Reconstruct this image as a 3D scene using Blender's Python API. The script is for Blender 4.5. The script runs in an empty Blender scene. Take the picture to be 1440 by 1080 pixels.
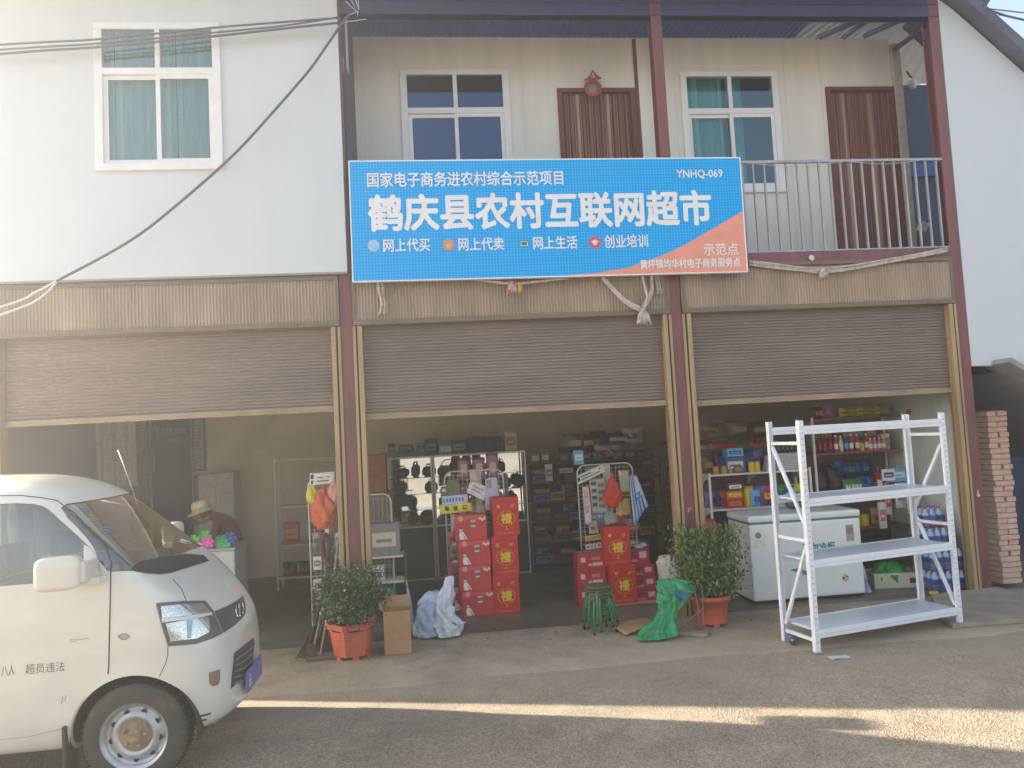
import bpy, bmesh, math, random
import numpy as np
from mathutils import Vector, Matrix
from mathutils.bvhtree import BVHTree
from mathutils.geometry import delaunay_2d_cdt

S = bpy.context.scene
COL = S.collection
RNG = random.Random(7)
rad = math.radians

# ---------------------------------------------------------------- camera
YAW, PITCH, ROLL, FOC = -0.1052978, 0.0644147, -0.0533184, 1052.99   # FOC in photo pixels (1440 wide)
CAM = Vector((-0.2904, -7.827, 2.0305))
cy, sy, cp, sp = math.cos(YAW), math.sin(YAW), math.cos(PITCH), math.sin(PITCH)
FW = Vector((-sy * cp, cy * cp, sp)); r0 = Vector((cy, sy, 0)); u0 = r0.cross(FW)
RT = r0 * math.cos(ROLL) + u0 * math.sin(ROLL); UP = -r0 * math.sin(ROLL) + u0 * math.cos(ROLL)
cd = bpy.data.cameras.new('camera'); cam = bpy.data.objects.new('camera', cd); COL.objects.link(cam)
cd.sensor_width = 36; cd.lens = FOC * 36 / 1440; cd.clip_end = 2000; cd.clip_start = .05
mw = Matrix((RT, UP, -FW)).transposed().to_4x4(); mw.translation = CAM; cam.matrix_world = mw
S.camera = cam

# ---------------------------------------------------------------- sky, sun, exposure
SUN_EL = rad(15.5)
SUN_AZ = Vector((-0.947, 0.322, 0)).normalized()                 # horizontal direction towards the sun: low, from the left
w = bpy.data.worlds.new('World'); S.world = w; w.use_nodes = True
nt = w.node_tree; bg = nt.nodes['Background']
sky = nt.nodes.new('ShaderNodeTexSky'); sky.sky_type = 'NISHITA'; sky.sun_disc = False
sky.sun_elevation = SUN_EL; sky.sun_rotation = math.atan2(SUN_AZ.x, SUN_AZ.y); sky.dust_density = 3.0; sky.air_density = 1.0; sky.ozone_density = 1.0
hs = nt.nodes.new('ShaderNodeHueSaturation'); hs.inputs['Saturation'].default_value = .72
nt.links.new(sky.outputs[0], hs.inputs['Color']); nt.links.new(hs.outputs[0], bg.inputs['Color'])
bg.inputs['Strength'].default_value = 0.072
sd = bpy.data.lights.new('sun', 'SUN'); sd.energy = 5.0; sd.angle = rad(.6); sd.color = (1, .90, .72)
so = bpy.data.objects.new('sun', sd); COL.objects.link(so)
to_sun = Vector((SUN_AZ.x * math.cos(SUN_EL), SUN_AZ.y * math.cos(SUN_EL), math.sin(SUN_EL)))
so.rotation_euler = to_sun.to_track_quat('Z', 'Y').to_euler(); so.location = to_sun * 60
S.view_settings.view_transform = 'Standard'; S.view_settings.look = 'None'
S.view_settings.exposure = 2.72; S.view_settings.gamma = 1
S.cycles.max_bounces = 8; S.cycles.diffuse_bounces = 5; S.cycles.glossy_bounces = 4
S.cycles.transparent_max_bounces = 16; S.cycles.transmission_bounces = 4
S.cycles.use_denoising = True
try: S.cycles.caustics_reflective = False; S.cycles.caustics_refractive = False
except Exception: pass

# ---------------------------------------------------------------- materials
def lin(c):
    f = lambda v: v / 12.92 if v <= .04045 else ((v + .055) / 1.055) ** 2.4
    return tuple(f(v / 255) for v in c)
MATS = {}
def M(name, rgb, rough=.6, metal=0., var=.12, scale=6., bump=0., bscale=80., stretch=None, spec=None, coat=0., dirt=None):
    """plain weathered surface: base colour broken up by two noises, optional bump, optional dirt colour"""
    if name in MATS: return MATS[name]
    m = bpy.data.materials.new(name); m.use_nodes = True; t = m.node_tree; N = t.nodes; L = t.links
    b = N['Principled BSDF']; b.inputs['Roughness'].default_value = rough; b.inputs['Metallic'].default_value = metal
    if spec is not None: b.inputs['Specular IOR Level'].default_value = spec
    if coat: b.inputs['Coat Weight'].default_value = coat; b.inputs['Coat Roughness'].default_value = .08
    c = lin(rgb)
    tc = N.new('ShaderNodeTexCoord'); src = tc.outputs['Object']
    if stretch:
        mp = N.new('ShaderNodeMapping'); mp.inputs['Scale'].default_value = stretch; L.new(src, mp.inputs[0]); src = mp.outputs[0]
    n = N.new('ShaderNodeTexNoise'); n.inputs['Scale'].default_value = scale; n.inputs['Detail'].default_value = 6; n.inputs['Roughness'].default_value = .62
    L.new(src, n.inputs['Vector'])
    r = N.new('ShaderNodeValToRGB'); e = r.color_ramp.elements
    lo = dirt if dirt else tuple(v * (1 - var) for v in rgb)
    e[0].position = .3; e[1].position = .72
    e[0].color = (*lin(lo), 1); e[1].color = (*tuple(min(1, v * (1 + var * .6)) for v in c), 1)
    if dirt: e[0].position = .22; e[1].position = .5
    L.new(n.outputs['Fac'], r.inputs[0]); L.new(r.outputs[0], b.inputs['Base Color'])
    if bump:
        n2 = N.new('ShaderNodeTexNoise'); n2.inputs['Scale'].default_value = bscale; n2.inputs['Detail'].default_value = 4
        L.new(tc.outputs['Object'], n2.inputs['Vector'])
        bp = N.new('ShaderNodeBump'); bp.inputs['Strength'].default_value = bump; bp.inputs['Distance'].default_value = .01
        L.new(n2.outputs['Fac'], bp.inputs['Height']); L.new(bp.outputs[0], b.inputs['Normal'])
    MATS[name] = m; return m
def P(*rgb, rough=.5, metal=0.):
    """small-goods colour"""
    return M('tint_%02x%02x%02x_%d' % (*rgb, int(rough * 100 + metal * 1000)), rgb, rough, metal, var=.1, scale=25)
def glass(name, tint=(1, 1, 1), rough=.02, reflect=1.0, clear=1.0, sheen=(1, 1, 1)):
    """thin pane: fresnel mix of a tinted see-through and a mirror-like reflection"""
    if name in MATS: return MATS[name]
    m = bpy.data.materials.new(name); m.use_nodes = True; t = m.node_tree; N = t.nodes; L = t.links
    N.remove(N['Principled BSDF']); out = N['Material Output']
    tr = N.new('ShaderNodeBsdfTransparent'); tr.inputs[0].default_value = (*[v * clear for v in tint], 1)
    gl = N.new('ShaderNodeBsdfGlossy'); gl.inputs['Roughness'].default_value = rough; gl.inputs['Color'].default_value = (*sheen, 1)
    fr = N.new('ShaderNodeFresnel'); fr.inputs[0].default_value = 1.5
    mu = N.new('ShaderNodeMath'); mu.operation = 'MULTIPLY_ADD'; mu.inputs[1].default_value = reflect; mu.inputs[2].default_value = .04; mu.use_clamp = True
    mx = N.new('ShaderNodeMixShader'); L.new(fr.outputs[0], mu.inputs[0]); L.new(mu.outputs[0], mx.inputs[0])
    L.new(tr.outputs[0], mx.inputs[1]); L.new(gl.outputs[0], mx.inputs[2]); L.new(mx.outputs[0], out.inputs[0])
    MATS[name] = m; return m

# ---------------------------------------------------------------- mesh builder
class MB:
    def __init__(s): s.v = []; s.f = []; s.mi = []; s.sm = []; s.mats = []
    def m(s, mat):
        if mat not in s.mats: s.mats.append(mat)
        return s.mats.index(mat)
    def add(s, vs, fs, mat, smooth=False, xf=None):
        o = len(s.v); k = s.m(mat)
        s.v += [tuple(xf @ Vector(p)) if xf else tuple(p) for p in vs]
        for f in fs: s.f.append(tuple(i + o for i in f)); s.mi.append(k); s.sm.append(smooth)
        return s
    def box(s, x0, x1, y0, y1, z0, z1, mat, bev=0., xf=None):
        if bev <= 0:
            v = [(x, y, z) for z in (z0, z1) for y in (y0, y1) for x in (x0, x1)]
            return s.add(v, [(0, 2, 3, 1), (4, 5, 7, 6), (0, 1, 5, 4), (2, 6, 7, 3), (0, 4, 6, 2), (1, 3, 7, 5)], mat, False, xf)
        b = bmesh.new(); bmesh.ops.create_cube(b, size=1)
        for q in b.verts: q.co = Vector(((x0 + x1) / 2 + q.co.x * (x1 - x0), (y0 + y1) / 2 + q.co.y * (y1 - y0), (z0 + z1) / 2 + q.co.z * (z1 - z0)))
        bmesh.ops.bevel(b, geom=b.edges[:], offset=bev, segments=2, affect='EDGES', profile=.6)
        return s.bm(b, mat, False, xf)
    def bm(s, b, mat, smooth=False, xf=None):
        b.verts.index_update()
        s.add([q.co[:] for q in b.verts], [[q.index for q in f.verts] for f in b.faces], mat, smooth, xf); b.free(); return s
    def prism(s, pts, axis, a, b, mat, xf=None):
        """polygon given in the two other axes, extruded along axis from a to b"""
        k = 'xyz'.index(axis); n = len(pts)
        def mk(p, t): q = list(p); q.insert(k, t); return q
        v = [mk(p, a) for p in pts] + [mk(p, b) for p in pts]
        f = [tuple(range(n)), tuple(range(2 * n - 1, n - 1, -1))] + [(i, i + n, (i + 1) % n + n, (i + 1) % n) for i in range(n)]
        return s.add(v, f, mat, False, xf)
    def tube(s, path, r, mat, n=8, closed=False, caps=True, rx=None, xf=None):
        P_ = [Vector(p) for p in path]; m = len(P_)
        rs = r if isinstance(r, (list, tuple)) else [r] * m
        v = []; f = []; nrm = None
        for i, p in enumerate(P_):
            a = P_[(i - 1) % m] if (i or closed) else p; b = P_[(i + 1) % m] if (i < m - 1 or closed) else p
            t = (b - a).normalized() if (b - a).length > 1e-9 else Vector((0, 0, 1))
            if nrm is None:
                nrm = t.orthogonal().normalized()
                if abs(t.z) < .9: nrm = t.cross(Vector((0, 0, 1))).normalized()
            else:
                nrm = nrm - t * nrm.dot(t); nrm = nrm.normalized() if nrm.length > 1e-6 else t.orthogonal().normalized()
            bn = t.cross(nrm)
            for j in range(n):
                a_ = 2 * math.pi * j / n; v.append(tuple(p + nrm * math.cos(a_) * rs[i] + bn * math.sin(a_) * rs[i] * (rx or 1)))
        for i in range(m if closed else m - 1):
            for j in range(n):
                f.append((i * n + j, i * n + (j + 1) % n, ((i + 1) % m) * n + (j + 1) % n, ((i + 1) % m) * n + j))
        if caps and not closed: f += [tuple(range(n - 1, -1, -1)), tuple((m - 1) * n + j for j in range(n))]
        return s.add(v, f, mat, True, xf)
    def lathe(s, prof, mat, n=20, axis='z', c=(0, 0, 0), xf=None, smooth=True, caps=True):
        v = []; f = []; m = len(prof)
        for (r, h) in prof:
            for j in range(n):
                a = 2 * math.pi * j / n; p, q = r * math.cos(a), r * math.sin(a)
                v.append({'z': (c[0] + p, c[1] + q, c[2] + h), 'y': (c[0] + p, c[1] + h, c[2] + q), 'x': (c[0] + h, c[1] + p, c[2] + q)}[axis])
        for i in range(m - 1):
            for j in range(n): f.append((i * n + j, i * n + (j + 1) % n, (i + 1) * n + (j + 1) % n, (i + 1) * n + j))
        if caps: f += [tuple(range(n)), tuple((m - 1) * n + j for j in range(n))]
        return s.add(v, f, mat, smooth, xf)
    def loft(s, rings, mat, cap=True, smooth=True, xf=None):
        n = len(rings[0]); v = [p for r in rings for p in r]; f = []
        for i in range(len(rings) - 1):
            for j in range(n): f.append((i * n + j, i * n + (j + 1) % n, (i + 1) * n + (j + 1) % n, (i + 1) * n + j))
        if cap: f += [tuple(range(n - 1, -1, -1)), tuple((len(rings) - 1) * n + j for j in range(n))]
        return s.add(v, f, mat, smooth, xf)
    def grid(s, fn, nu, nv, mat, smooth=True, xf=None):
        v = [fn(i / nu, j / nv) for j in range(nv + 1) for i in range(nu + 1)]
        f = [(j * (nu + 1) + i, j * (nu + 1) + i + 1, (j + 1) * (nu + 1) + i + 1, (j + 1) * (nu + 1) + i) for j in range(nv) for i in range(nu)]
        return s.add(v, f, mat, smooth, xf)
    def mesh(s, name, fix=True):
        me = bpy.data.meshes.new(name); me.from_pydata(s.v, [], s.f)
        for m in s.mats: me.materials.append(m)
        me.polygons.foreach_set('material_index', s.mi); me.polygons.foreach_set('use_smooth', s.sm); me.update()
        if fix:
            b = bmesh.new(); b.from_mesh(me); bmesh.ops.recalc_face_normals(b, faces=b.faces[:]); b.to_mesh(me); b.free()
        return me
    def build(s, name, parent=None, fix=True): return link(name, s.mesh(name, fix), parent)
def link(name, me, parent=None):
    o = bpy.data.objects.new(name, me); COL.objects.link(o)
    if parent: o.parent = parent
    return o
def tag(o, label=None, cat=None, group=None, kind=None):
    if label: o['label'] = label
    if cat: o['category'] = cat
    if group: o['group'] = group
    if kind: o['kind'] = kind
    return o
def thing(name, label, cat, loc=(0, 0, 0), rz=0., group=None):
    o = bpy.data.objects.new(name, None); COL.objects.link(o); o.location = loc; o.rotation_euler = (0, 0, rz); o.empty_display_size = .1
    return tag(o, label, cat, group)
def copy_tree(o, loc=None, rz=None, parent=None, label=None):
    c = o.copy(); COL.objects.link(c)
    if parent: c.parent = parent
    if loc is not None: c.location = loc
    if rz is not None: c.rotation_euler = (0, 0, rz)
    if label: c['label'] = label
    for ch in list(o.children): copy_tree(ch, parent=c)
    return c
def T(loc=(0, 0, 0), rx=0., ry=0., rz=0.):
    return Matrix.Translation(loc) @ Matrix.Rotation(rz, 4, 'Z') @ Matrix.Rotation(ry, 4, 'Y') @ Matrix.Rotation(rx, 4, 'X')
def eval_mesh(o, keep=False):
    dg = bpy.context.evaluated_depsgraph_get(); dg.update()
    me = bpy.data.meshes.new_from_object(o.evaluated_get(dg), depsgraph=dg)
    if not keep: bpy.data.objects.remove(o)
    return me
def text_mesh(body, box, y, mat, bold=0., name='lettering'):
    """flat lettering facing -y, fitted into box = (x0, x1, z0, z1); bold = stroke growth in em, made by laying shifted copies over each other"""
    cu = bpy.data.curves.new('lettering', 'FONT'); cu.body = body; cu.size = 1; cu.resolution_u = 2; cu.extrude = 0
    o = bpy.data.objects.new('lettering', cu); COL.objects.link(o)
    me = eval_mesh(o); bpy.data.curves.remove(cu)
    n = len(me.vertices); a = np.empty(n * 3, 'f'); me.vertices.foreach_get('co', a); a = a.reshape(-1, 3)
    lo, hi = a.min(0), a.max(0); x0, x1, z0, z1 = box
    fs = [tuple(p.vertices) for p in me.polygons]; bpy.data.meshes.remove(me)
    sx = (x1 - x0) / (hi[0] - lo[0] + 2 * bold); sz = (z1 - z0) / (hi[1] - lo[1] + 2 * bold); mb = MB()
    sh = [(0, 0)] + ([(math.cos(k * math.pi / 4) * bold, math.sin(k * math.pi / 4) * bold) for k in range(8)] if bold else [])
    for k, (dx, dz) in enumerate(sh):
        mb.add([(x0 + (q[0] - lo[0] + bold + dx) * sx, y - k * .0002, z0 + (q[1] - lo[1] + bold + dz) * sz) for q in a.tolist()], fs, mat)
    return mb.mesh(name, fix=False)
# ================================================================ ground
def ground_mat(name, c1, c2, grain=220., gmix=.5, patch=.6, dust=None, bump=.4, rough=.85, dust_edge=None):
    m = bpy.data.materials.new(name); m.use_nodes = True; t = m.node_tree; N = t.nodes; L = t.links
    b = N['Principled BSDF']; b.inputs['Roughness'].default_value = rough
    tc = N.new('ShaderNodeTexCoord')
    def noise(sc, det=6, ro=.6):
        n = N.new('ShaderNodeTexNoise'); n.inputs['Scale'].default_value = sc; n.inputs['Detail'].default_value = det; n.inputs['Roughness'].default_value = ro
        L.new(tc.outputs['Object'], n.inputs['Vector']); return n.outputs['Fac']
    def ramp(src, a, b_, p0, p1):
        r = N.new('ShaderNodeValToRGB'); r.color_ramp.elements[0].position = p0; r.color_ramp.elements[1].position = p1
        r.color_ramp.elements[0].color = (*a, 1); r.color_ramp.elements[1].color = (*b_, 1); L.new(src, r.inputs[0]); return r.outputs[0]
    def mix(f, a, b_, mode='MIX'):
        x = N.new('ShaderNodeMix'); x.data_type = 'RGBA'; x.blend_type = mode
        if isinstance(f, float): x.inputs[0].default_value = f
        else: L.new(f, x.inputs[0])
        L.new(a, x.inputs[6]); L.new(b_, x.inputs[7]); return x.outputs[2]
    big = ramp(noise(patch), lin(c1), lin(c2), .35, .68)
    v = N.new('ShaderNodeTexVoronoi'); v.inputs['Scale'].default_value = grain; L.new(tc.outputs['Object'], v.inputs['Vector'])
    sp_ = ramp(v.outputs['Color'], (.45, .45, .45), (1.5, 1.47, 1.4), .1, .9)
    col = mix(gmix, big, sp_, 'MULTIPLY')
    st = ramp(noise(3.2, 8, .7), (.72, .72, .72), (1.1, 1.1, 1.1), .34, .6)
    col = mix(.7, col, st, 'MULTIPLY')
    if dust:
        d = N.new('ShaderNodeRGB'); d.outputs[0].default_value = (*lin(dust), 1)
        sx = N.new('ShaderNodeSeparateXYZ'); L.new(tc.outputs['Object'], sx.inputs[0])
        mr = N.new('ShaderNodeMapRange'); mr.inputs['From Min'].default_value = dust_edge[0]; mr.inputs['From Max'].default_value = dust_edge[1]; L.new(sx.outputs['Y'], mr.inputs[0])
        ad = N.new('ShaderNodeMath'); ad.operation = 'MULTIPLY'; L.new(mr.outputs[0], ad.inputs[0]); L.new(ramp(noise(1.7, 8, .7), (.1, .1, .1), (1, 1, 1), .38, .62), ad.inputs[1])
        col = mix(ad.outputs[0], col, d.outputs[0])
    L.new(col, b.inputs['Base Color'])
    bp = N.new('ShaderNodeBump'); bp.inputs['Strength'].default_value = bump; bp.inputs['Distance'].default_value = .006
    L.new(v.outputs['Distance'], bp.inputs['Height']); L.new(bp.outputs[0], b.inputs['Normal'])
    return m
def sheet(name, x0, x1, y0, y1, z, mat, edge=0., n=1):
    mb = MB()
    if edge:   # ragged front edge (towards the road)
        pts = []; r = random.Random(3)
        k = 220
        for i in range(k + 1):
            x = x0 + (x1 - x0) * i / k
            pts.append((x, y0 + edge * (math.sin(x * 1.1) * .5 + math.sin(x * 3.7 + 1) * .3 + r.uniform(-.35, .35))))
        v = []; f = []
        for p in pts: v += [(p[0], p[1], z - .02), (p[0], p[1] + .05, z), (p[0], y1, z)]
        for i in range(k): a = i * 3; f += [(a, a + 3, a + 4, a + 1), (a + 1, a + 4, a + 5, a + 2)]
        mb.add(v, f, mat, True)
    else: mb.add([(x0, y0, z), (x1, y0, z), (x1, y1, z), (x0, y1, z)], [(0, 1, 2, 3)], mat)
    return tag(mb.build(name, fix=False), kind='structure')
gm_earth = ground_mat('dry_earth', (120, 108, 92), (150, 138, 120), 30, .3, .05)
gm_road = ground_mat('worn_asphalt', (144, 131, 116), (170, 156, 138), 95, .75, .5, dust=(164, 150, 132), bump=.8, dust_edge=(-2.6, -1.4))
gm_apron = ground_mat('dusty_concrete', (144, 130, 112), (172, 156, 134), 60, .3, .9, dust=(172, 156, 134), dust_edge=(-.5, -1.35), bump=.25)
gm_floor = ground_mat('cement_floor', (98, 93, 86), (126, 119, 109), 40, .2, .8, bump=.1, rough=.42)
sheet('ground', -150, 150, -150, 150, -.05, gm_earth)
sheet('road', -120, 120, -9.5, -.9, -.02, gm_road)
sheet('pavement', -30, 30, -1.36, 0.02, 0., gm_apron, edge=.07)
sheet('shop_floor', -5.18, 5.62, .02, 4.25, .004, gm_floor)

# thin haze volume added to stand in for lens glare
def haze():
    m = bpy.data.materials.new('glare_haze'); m.use_nodes = True; t = m.node_tree; t.nodes.remove(t.nodes['Principled BSDF'])
    v = t.nodes.new('ShaderNodeVolumePrincipled'); v.inputs['Color'].default_value = (.94, .97, 1, 1); v.inputs['Density'].default_value = .0088; v.inputs['Anisotropy'].default_value = .72
    t.links.new(v.outputs[0], t.nodes['Material Output'].inputs['Volume'])
    tag(MB().box(-155, 155, -155, 155, -1.1, 8.6, m).build('haze'), 'thin haze added over the whole street in place of lens glare', 'haze', kind='stuff')
haze()
# ================================================================ shop building (three bays in view, one more to the left)
m_white = M('white_panel', (206, 211, 216), .5, var=.012, scale=2.2, stretch=(1.6, 1, .12))
m_cream = M('cream_panel', (227, 223, 217), .55, var=.05, scale=3, stretch=(1.5, 1, .12))
m_inwall = M('interior_plaster', (226, 212, 188), .8, var=.1, scale=1.2, dirt=(206, 192, 168))
m_inwhite = M('white_tile_wall', (215, 218, 212), .5, var=.06)
m_maroon = M('maroon_paint', (128, 72, 74), .45, var=.18, scale=4, stretch=(3, 3, .6), bump=.05)
m_gold = M('gold_aluminium', (178, 150, 112), .4, .2, var=.15, scale=3, stretch=(6, 6, .4))
m_bar = M('tan_bottom_bar', (164, 140, 114), .5, .1, var=.15)
m_bronze = M('bronze_slot', (92, 68, 44), .5, .2)
m_fascia = M('tan_ribbed_sheet', (174, 153, 134), .5, .0, var=.2, scale=2.2, stretch=(1, 1, .25))
m_shut = M('brown_shutter', (134, 116, 106), .5, .0, var=.14, scale=1.6, stretch=(.4, 1, 2))
m_fframe = M('brown_frame', (124, 106, 88), .5, .1)
m_bluegrey = M('blue_steel_soffit', (46, 70, 150), .5, .1, var=.15, scale=1.5)
m_purple = M('purple_primer_steel', (62, 60, 108), .5, var=.15, scale=3)
m_roof = M('roof_sheet', (126, 130, 150), .45, .2, var=.12, scale=1.5)
m_upvc = M('white_window_frame', (232, 230, 232), .35, var=.04)
m_teal = M('teal_curtain', (124, 182, 172), .8, var=.18, scale=5, stretch=(4, 4, .4))
m_mint = M('pale_mint_curtain', (170, 212, 190), .8, var=.1)
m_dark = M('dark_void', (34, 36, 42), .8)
m_navy = M('navy_sheet', (40, 54, 92), .6, var=.2, scale=2)
m_doorred = M('brown_door_steel', (140, 80, 66), .45, .1, var=.3, scale=3, stretch=(8, 8, .3))
m_doorpale = M('pale_door_rib', (190, 146, 126), .45, .1, var=.25, scale=3, stretch=(8, 8, .3))
m_slab = M('slab_concrete', (120, 112, 104), .8, var=.15)
m_steel = M('galvanised_rail', (168, 170, 176), .4, .2, var=.12)
m_rust = M('rust_paint', (120, 60, 48), .7, var=.3, scale=12)
g_dark = glass('window_glass', (.60, .80, .95), .03, .9, .8, (.30, .48, .82))  # sheen colour carries the blue of a reflected sky
g_clear = glass('shop_glass', (.95, 1, .98), .02)
g_teal = glass('tinted_glass', (.86, .97, 1.), .05, .8, .97)

B = thing('shop_building', 'white two storey shop row with maroon columns, brown shutters and a railed balcony', 'building')
COLX = [(-4.72, -4.60), (-1.21, -1.09), (2.30, 2.417), (5.60, 5.722)]
for i, (a, b_) in enumerate(COLX):
    mb = MB()
    mb.box(a, b_, -.02, 0, 0, 6.78, m_maroon, .003).box(a, b_, .10, .12, 0, 6.78, m_maroon).box((a + b_) / 2 - .005, (a + b_) / 2 + .005, 0, .10, 0, 6.78, m_maroon)
    o = mb.build('column', B)
bays = [(-4.60, -1.21), (-1.09, 2.30), (2.417, 5.60)]
for k, (a, b_) in enumerate(bays):
    # guide rails: gold profile, dark slot, gold profile
    for s in (0, 1):
        mb = MB(); x = a if s == 0 else b_; d = 1 if s == 0 else -1
        def xs(u, v): return (x + d * u, x + d * v) if d > 0 else (x + d * v, x + d * u)
        zt = 3.21
        p = xs(.002, .032); mb.box(*p, -.035, .05, .004, zt, m_gold, .004)
        p = xs(.032, .05); mb.box(*p, -.005, .05, .004, zt, m_bronze)
        p = xs(.05, .098); mb.box(*p, -.045, .05, .004, zt, m_gold, .006)
        p = xs(.05, .098); mb.box(*p, .065, .09, .004, zt, m_gold)
        mb.build('guide_rail', B)
    # ribbed fascia in a brown frame
    mb = MB(); z0, z1 = 3.27, 3.70
    n = int((b_ - a - .08) / .033)
    v = []; f = []
    for i in range(n * 4 + 1):
        xx = a + .04 + (b_ - a - .08) * i / (n * 4); yy = -.03 + (.0, .011, .011, 0)[i % 4] * 1.0
        v += [(xx, yy, z0), (xx, yy, z1)]
    f = [(2 * i, 2 * i + 2, 2 * i + 3, 2 * i + 1) for i in range(n * 4)]
    mb.add(v, f, m_fascia)
    mb.box(a + .01, b_ - .01, -.045, .02, 3.215, z0, m_fframe, .004); mb.box(a + .01, b_ - .01, -.045, .02, z1, 3.745, m_fframe, .004)
    mb.box(a + .005, a + .04, -.042, .02, z0, z1, m_fframe); mb.box(b_ - .04, b_ - .005, -.042, .02, z0, z1, m_fframe)
    mb.box(a + .04, b_ - .04, 0, .03, z0, z1, m_fframe)
    mb.build('fascia_panel', B)
    # roller shutter
    zl, zr = [(2.352, 2.352), (2.25, 2.238), (2.215, 2.225)][k]
    mb = MB(); x0, x1 = a + .092, b_ - .092; p = .0345; zz = 3.24; ring = []
    while zz > zl + .04:
        for dz, dy in ((0, 0), (-.006, -.007), (-.022, -.009), (-.030, -.003)): ring.append((dy, zz + dz))
        zz -= p
    ring.append((0, zz))
    v = []; f = []
    for (dy, z) in ring:
        t = (3.24 - z) / (3.24 - zl); v += [(x0, .058 + dy, z), (x1, .058 + dy, z + (zr - zl) * t)]
    f = [(2 * i, 2 * i + 1, 2 * i + 3, 2 * i + 2) for i in range(len(ring) - 1)]
    mb.add(v, f, m_shut); sh = mb.build('roller_shutter', B, fix=False)
    mb = MB(); xf = T((x0, .05, zl)) @ Matrix.Rotation(-math.atan2(zr - zl, x1 - x0), 4, 'Y')
    mb.box(0, x1 - x0, -.022, .022, 0, .05, m_bar, .006, xf=xf).box(0, x1 - x0, -.03, .015, -.008, .004, m_gold, xf=xf)
    mb.build('bottom_bar', sh)
# floor slab, edge beam with paint chips, interior shell
MB().box(-5.18, 5.72, .02, 4.4, 3.75, 3.845, m_slab).build('floor_slab', B)
mb = MB(); mb.box(-1.09, 2.29, -.03, .018, 3.75, 3.85, m_maroon, .004).box(2.425, 5.60, -.03, .018, 3.69, 3.85, m_maroon, .004)
mb.build('edge_beam', B)
mb = MB()
for x, z in ((3.93, 3.775), (5.42, 3.80)):
    mb = MB(); mb.lathe([(.0, -.0), (.03, .0), (.034, .006), (.02, .022), (0, .026)], P(225, 215, 205), 12, 'y', (x, -.058, z)); mb.build('paint_chip', B)  # pale stubs standing for paint chips on the beam
MB().box(-5.18, 5.72, 4.25, 4.4, 0, 7.2, m_inwall).build('back_wall', B)
MB().box(-5.30, -5.18, -.02, 4.4, 0, 7.2, m_white).build('side_wall', B)
MB().box(-5.18, -4.725, 0, .1, 0, 3.74, m_cream).build('end_wall', B)
MB().box(5.625, 5.72, .125, 4.25, 0, 3.75, m_inwhite).build('side_wall', B)
MB().box(-5.18, 5.62, .3, 4.25, 3.70, 3.745, m_inwall).build('ceiling', B)

# ---- walls with window holes
def wall_holes(mb, x0, x1, z0, z1, y0, y1, holes, mat):
    xs_ = sorted({x0, x1, *[h[0] for h in holes], *[h[1] for h in holes]})
    for a, b_ in zip(xs_, xs_[1:]):
        hh = sorted([(h[2], h[3]) for h in holes if h[0] <= a + 1e-6 and h[1] >= b_ - 1e-6]); z = z0
        for (p, q) in hh:
            if p > z + 1e-6: mb.box(a, b_, y0, y1, z, p, mat)
            z = q
        if z < z1 - 1e-6: mb.box(a, b_, y0, y1, z, z1, mat)
W1 = (-3.525, -2.345, 4.89, 6.39); W2 = (-.485, .755, 4.85, 6.385); W3 = (2.945, 4.145, 4.845, 6.35)
D2 = (1.40, 2.305, 3.846, 6.13); D3 = (4.83, 5.70, 3.846, 6.13)
mb = MB(); wall_holes(mb, -5.18, -1.115, 3.77, 7.25, -.075, -.024, [W1], m_white)
mb.box(-5.18, -1.112, -.08, -.02, 3.752, 3.772, P(150, 146, 140))
mb.box(-5.18, -1.118, -.0775, -.07, 6.83, 6.845, P(170, 166, 160))
for x in (): mb.box(x - .002, x + .002, -.0765, -.07, 3.78, 4.88, P(196, 196, 194))
mb.build('upper_wall', B)
mb = MB(); wall_holes(mb, -1.085, 5.71, 3.846, 6.80, .9, .98, [W2, W3, D2, D3], m_cream)
for x in np.arange(-.95, 5.7, .475):
    if not any(h[0] - .03 < x < h[1] + .03 for h in (W2, W3, D2, D3)): mb.box(x - .002, x + .002, .897, .905, 3.85, 6.79, P(212, 206, 198))
mb.box(2.345, 2.385, .878, .897, 3.85, 6.78, m_rust); mb.box(2.385, 2.50, .885, .897, 3.85, 6.78, m_cream)
mb.build('balcony_wall', B)
MB().box(-1.08, -1.05, .02, .9, 3.846, 6.8, m_navy).box(-1.082, -1.04, .05, .2, 6.0, 6.7, m_white).build('partition', B)
MB().box(5.715, 5.83, .86, 1.02, 3.846, 6.72, M('bare_post', (196, 184, 168), .7, var=.15), .006).build('end_post', B)
MB().box(5.84, 9.5, 2.6, 2.7, 3.5, 7.0, m_navy).box(5.84, 9.5, 2.52, 2.6, 5.55, 5.75, m_bluegrey).build('rear_screen', B)
MB().box(5.75, 9.5, .95, 2.6, 3.6, 3.7, m_slab).build('rear_walkway', B)

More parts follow.
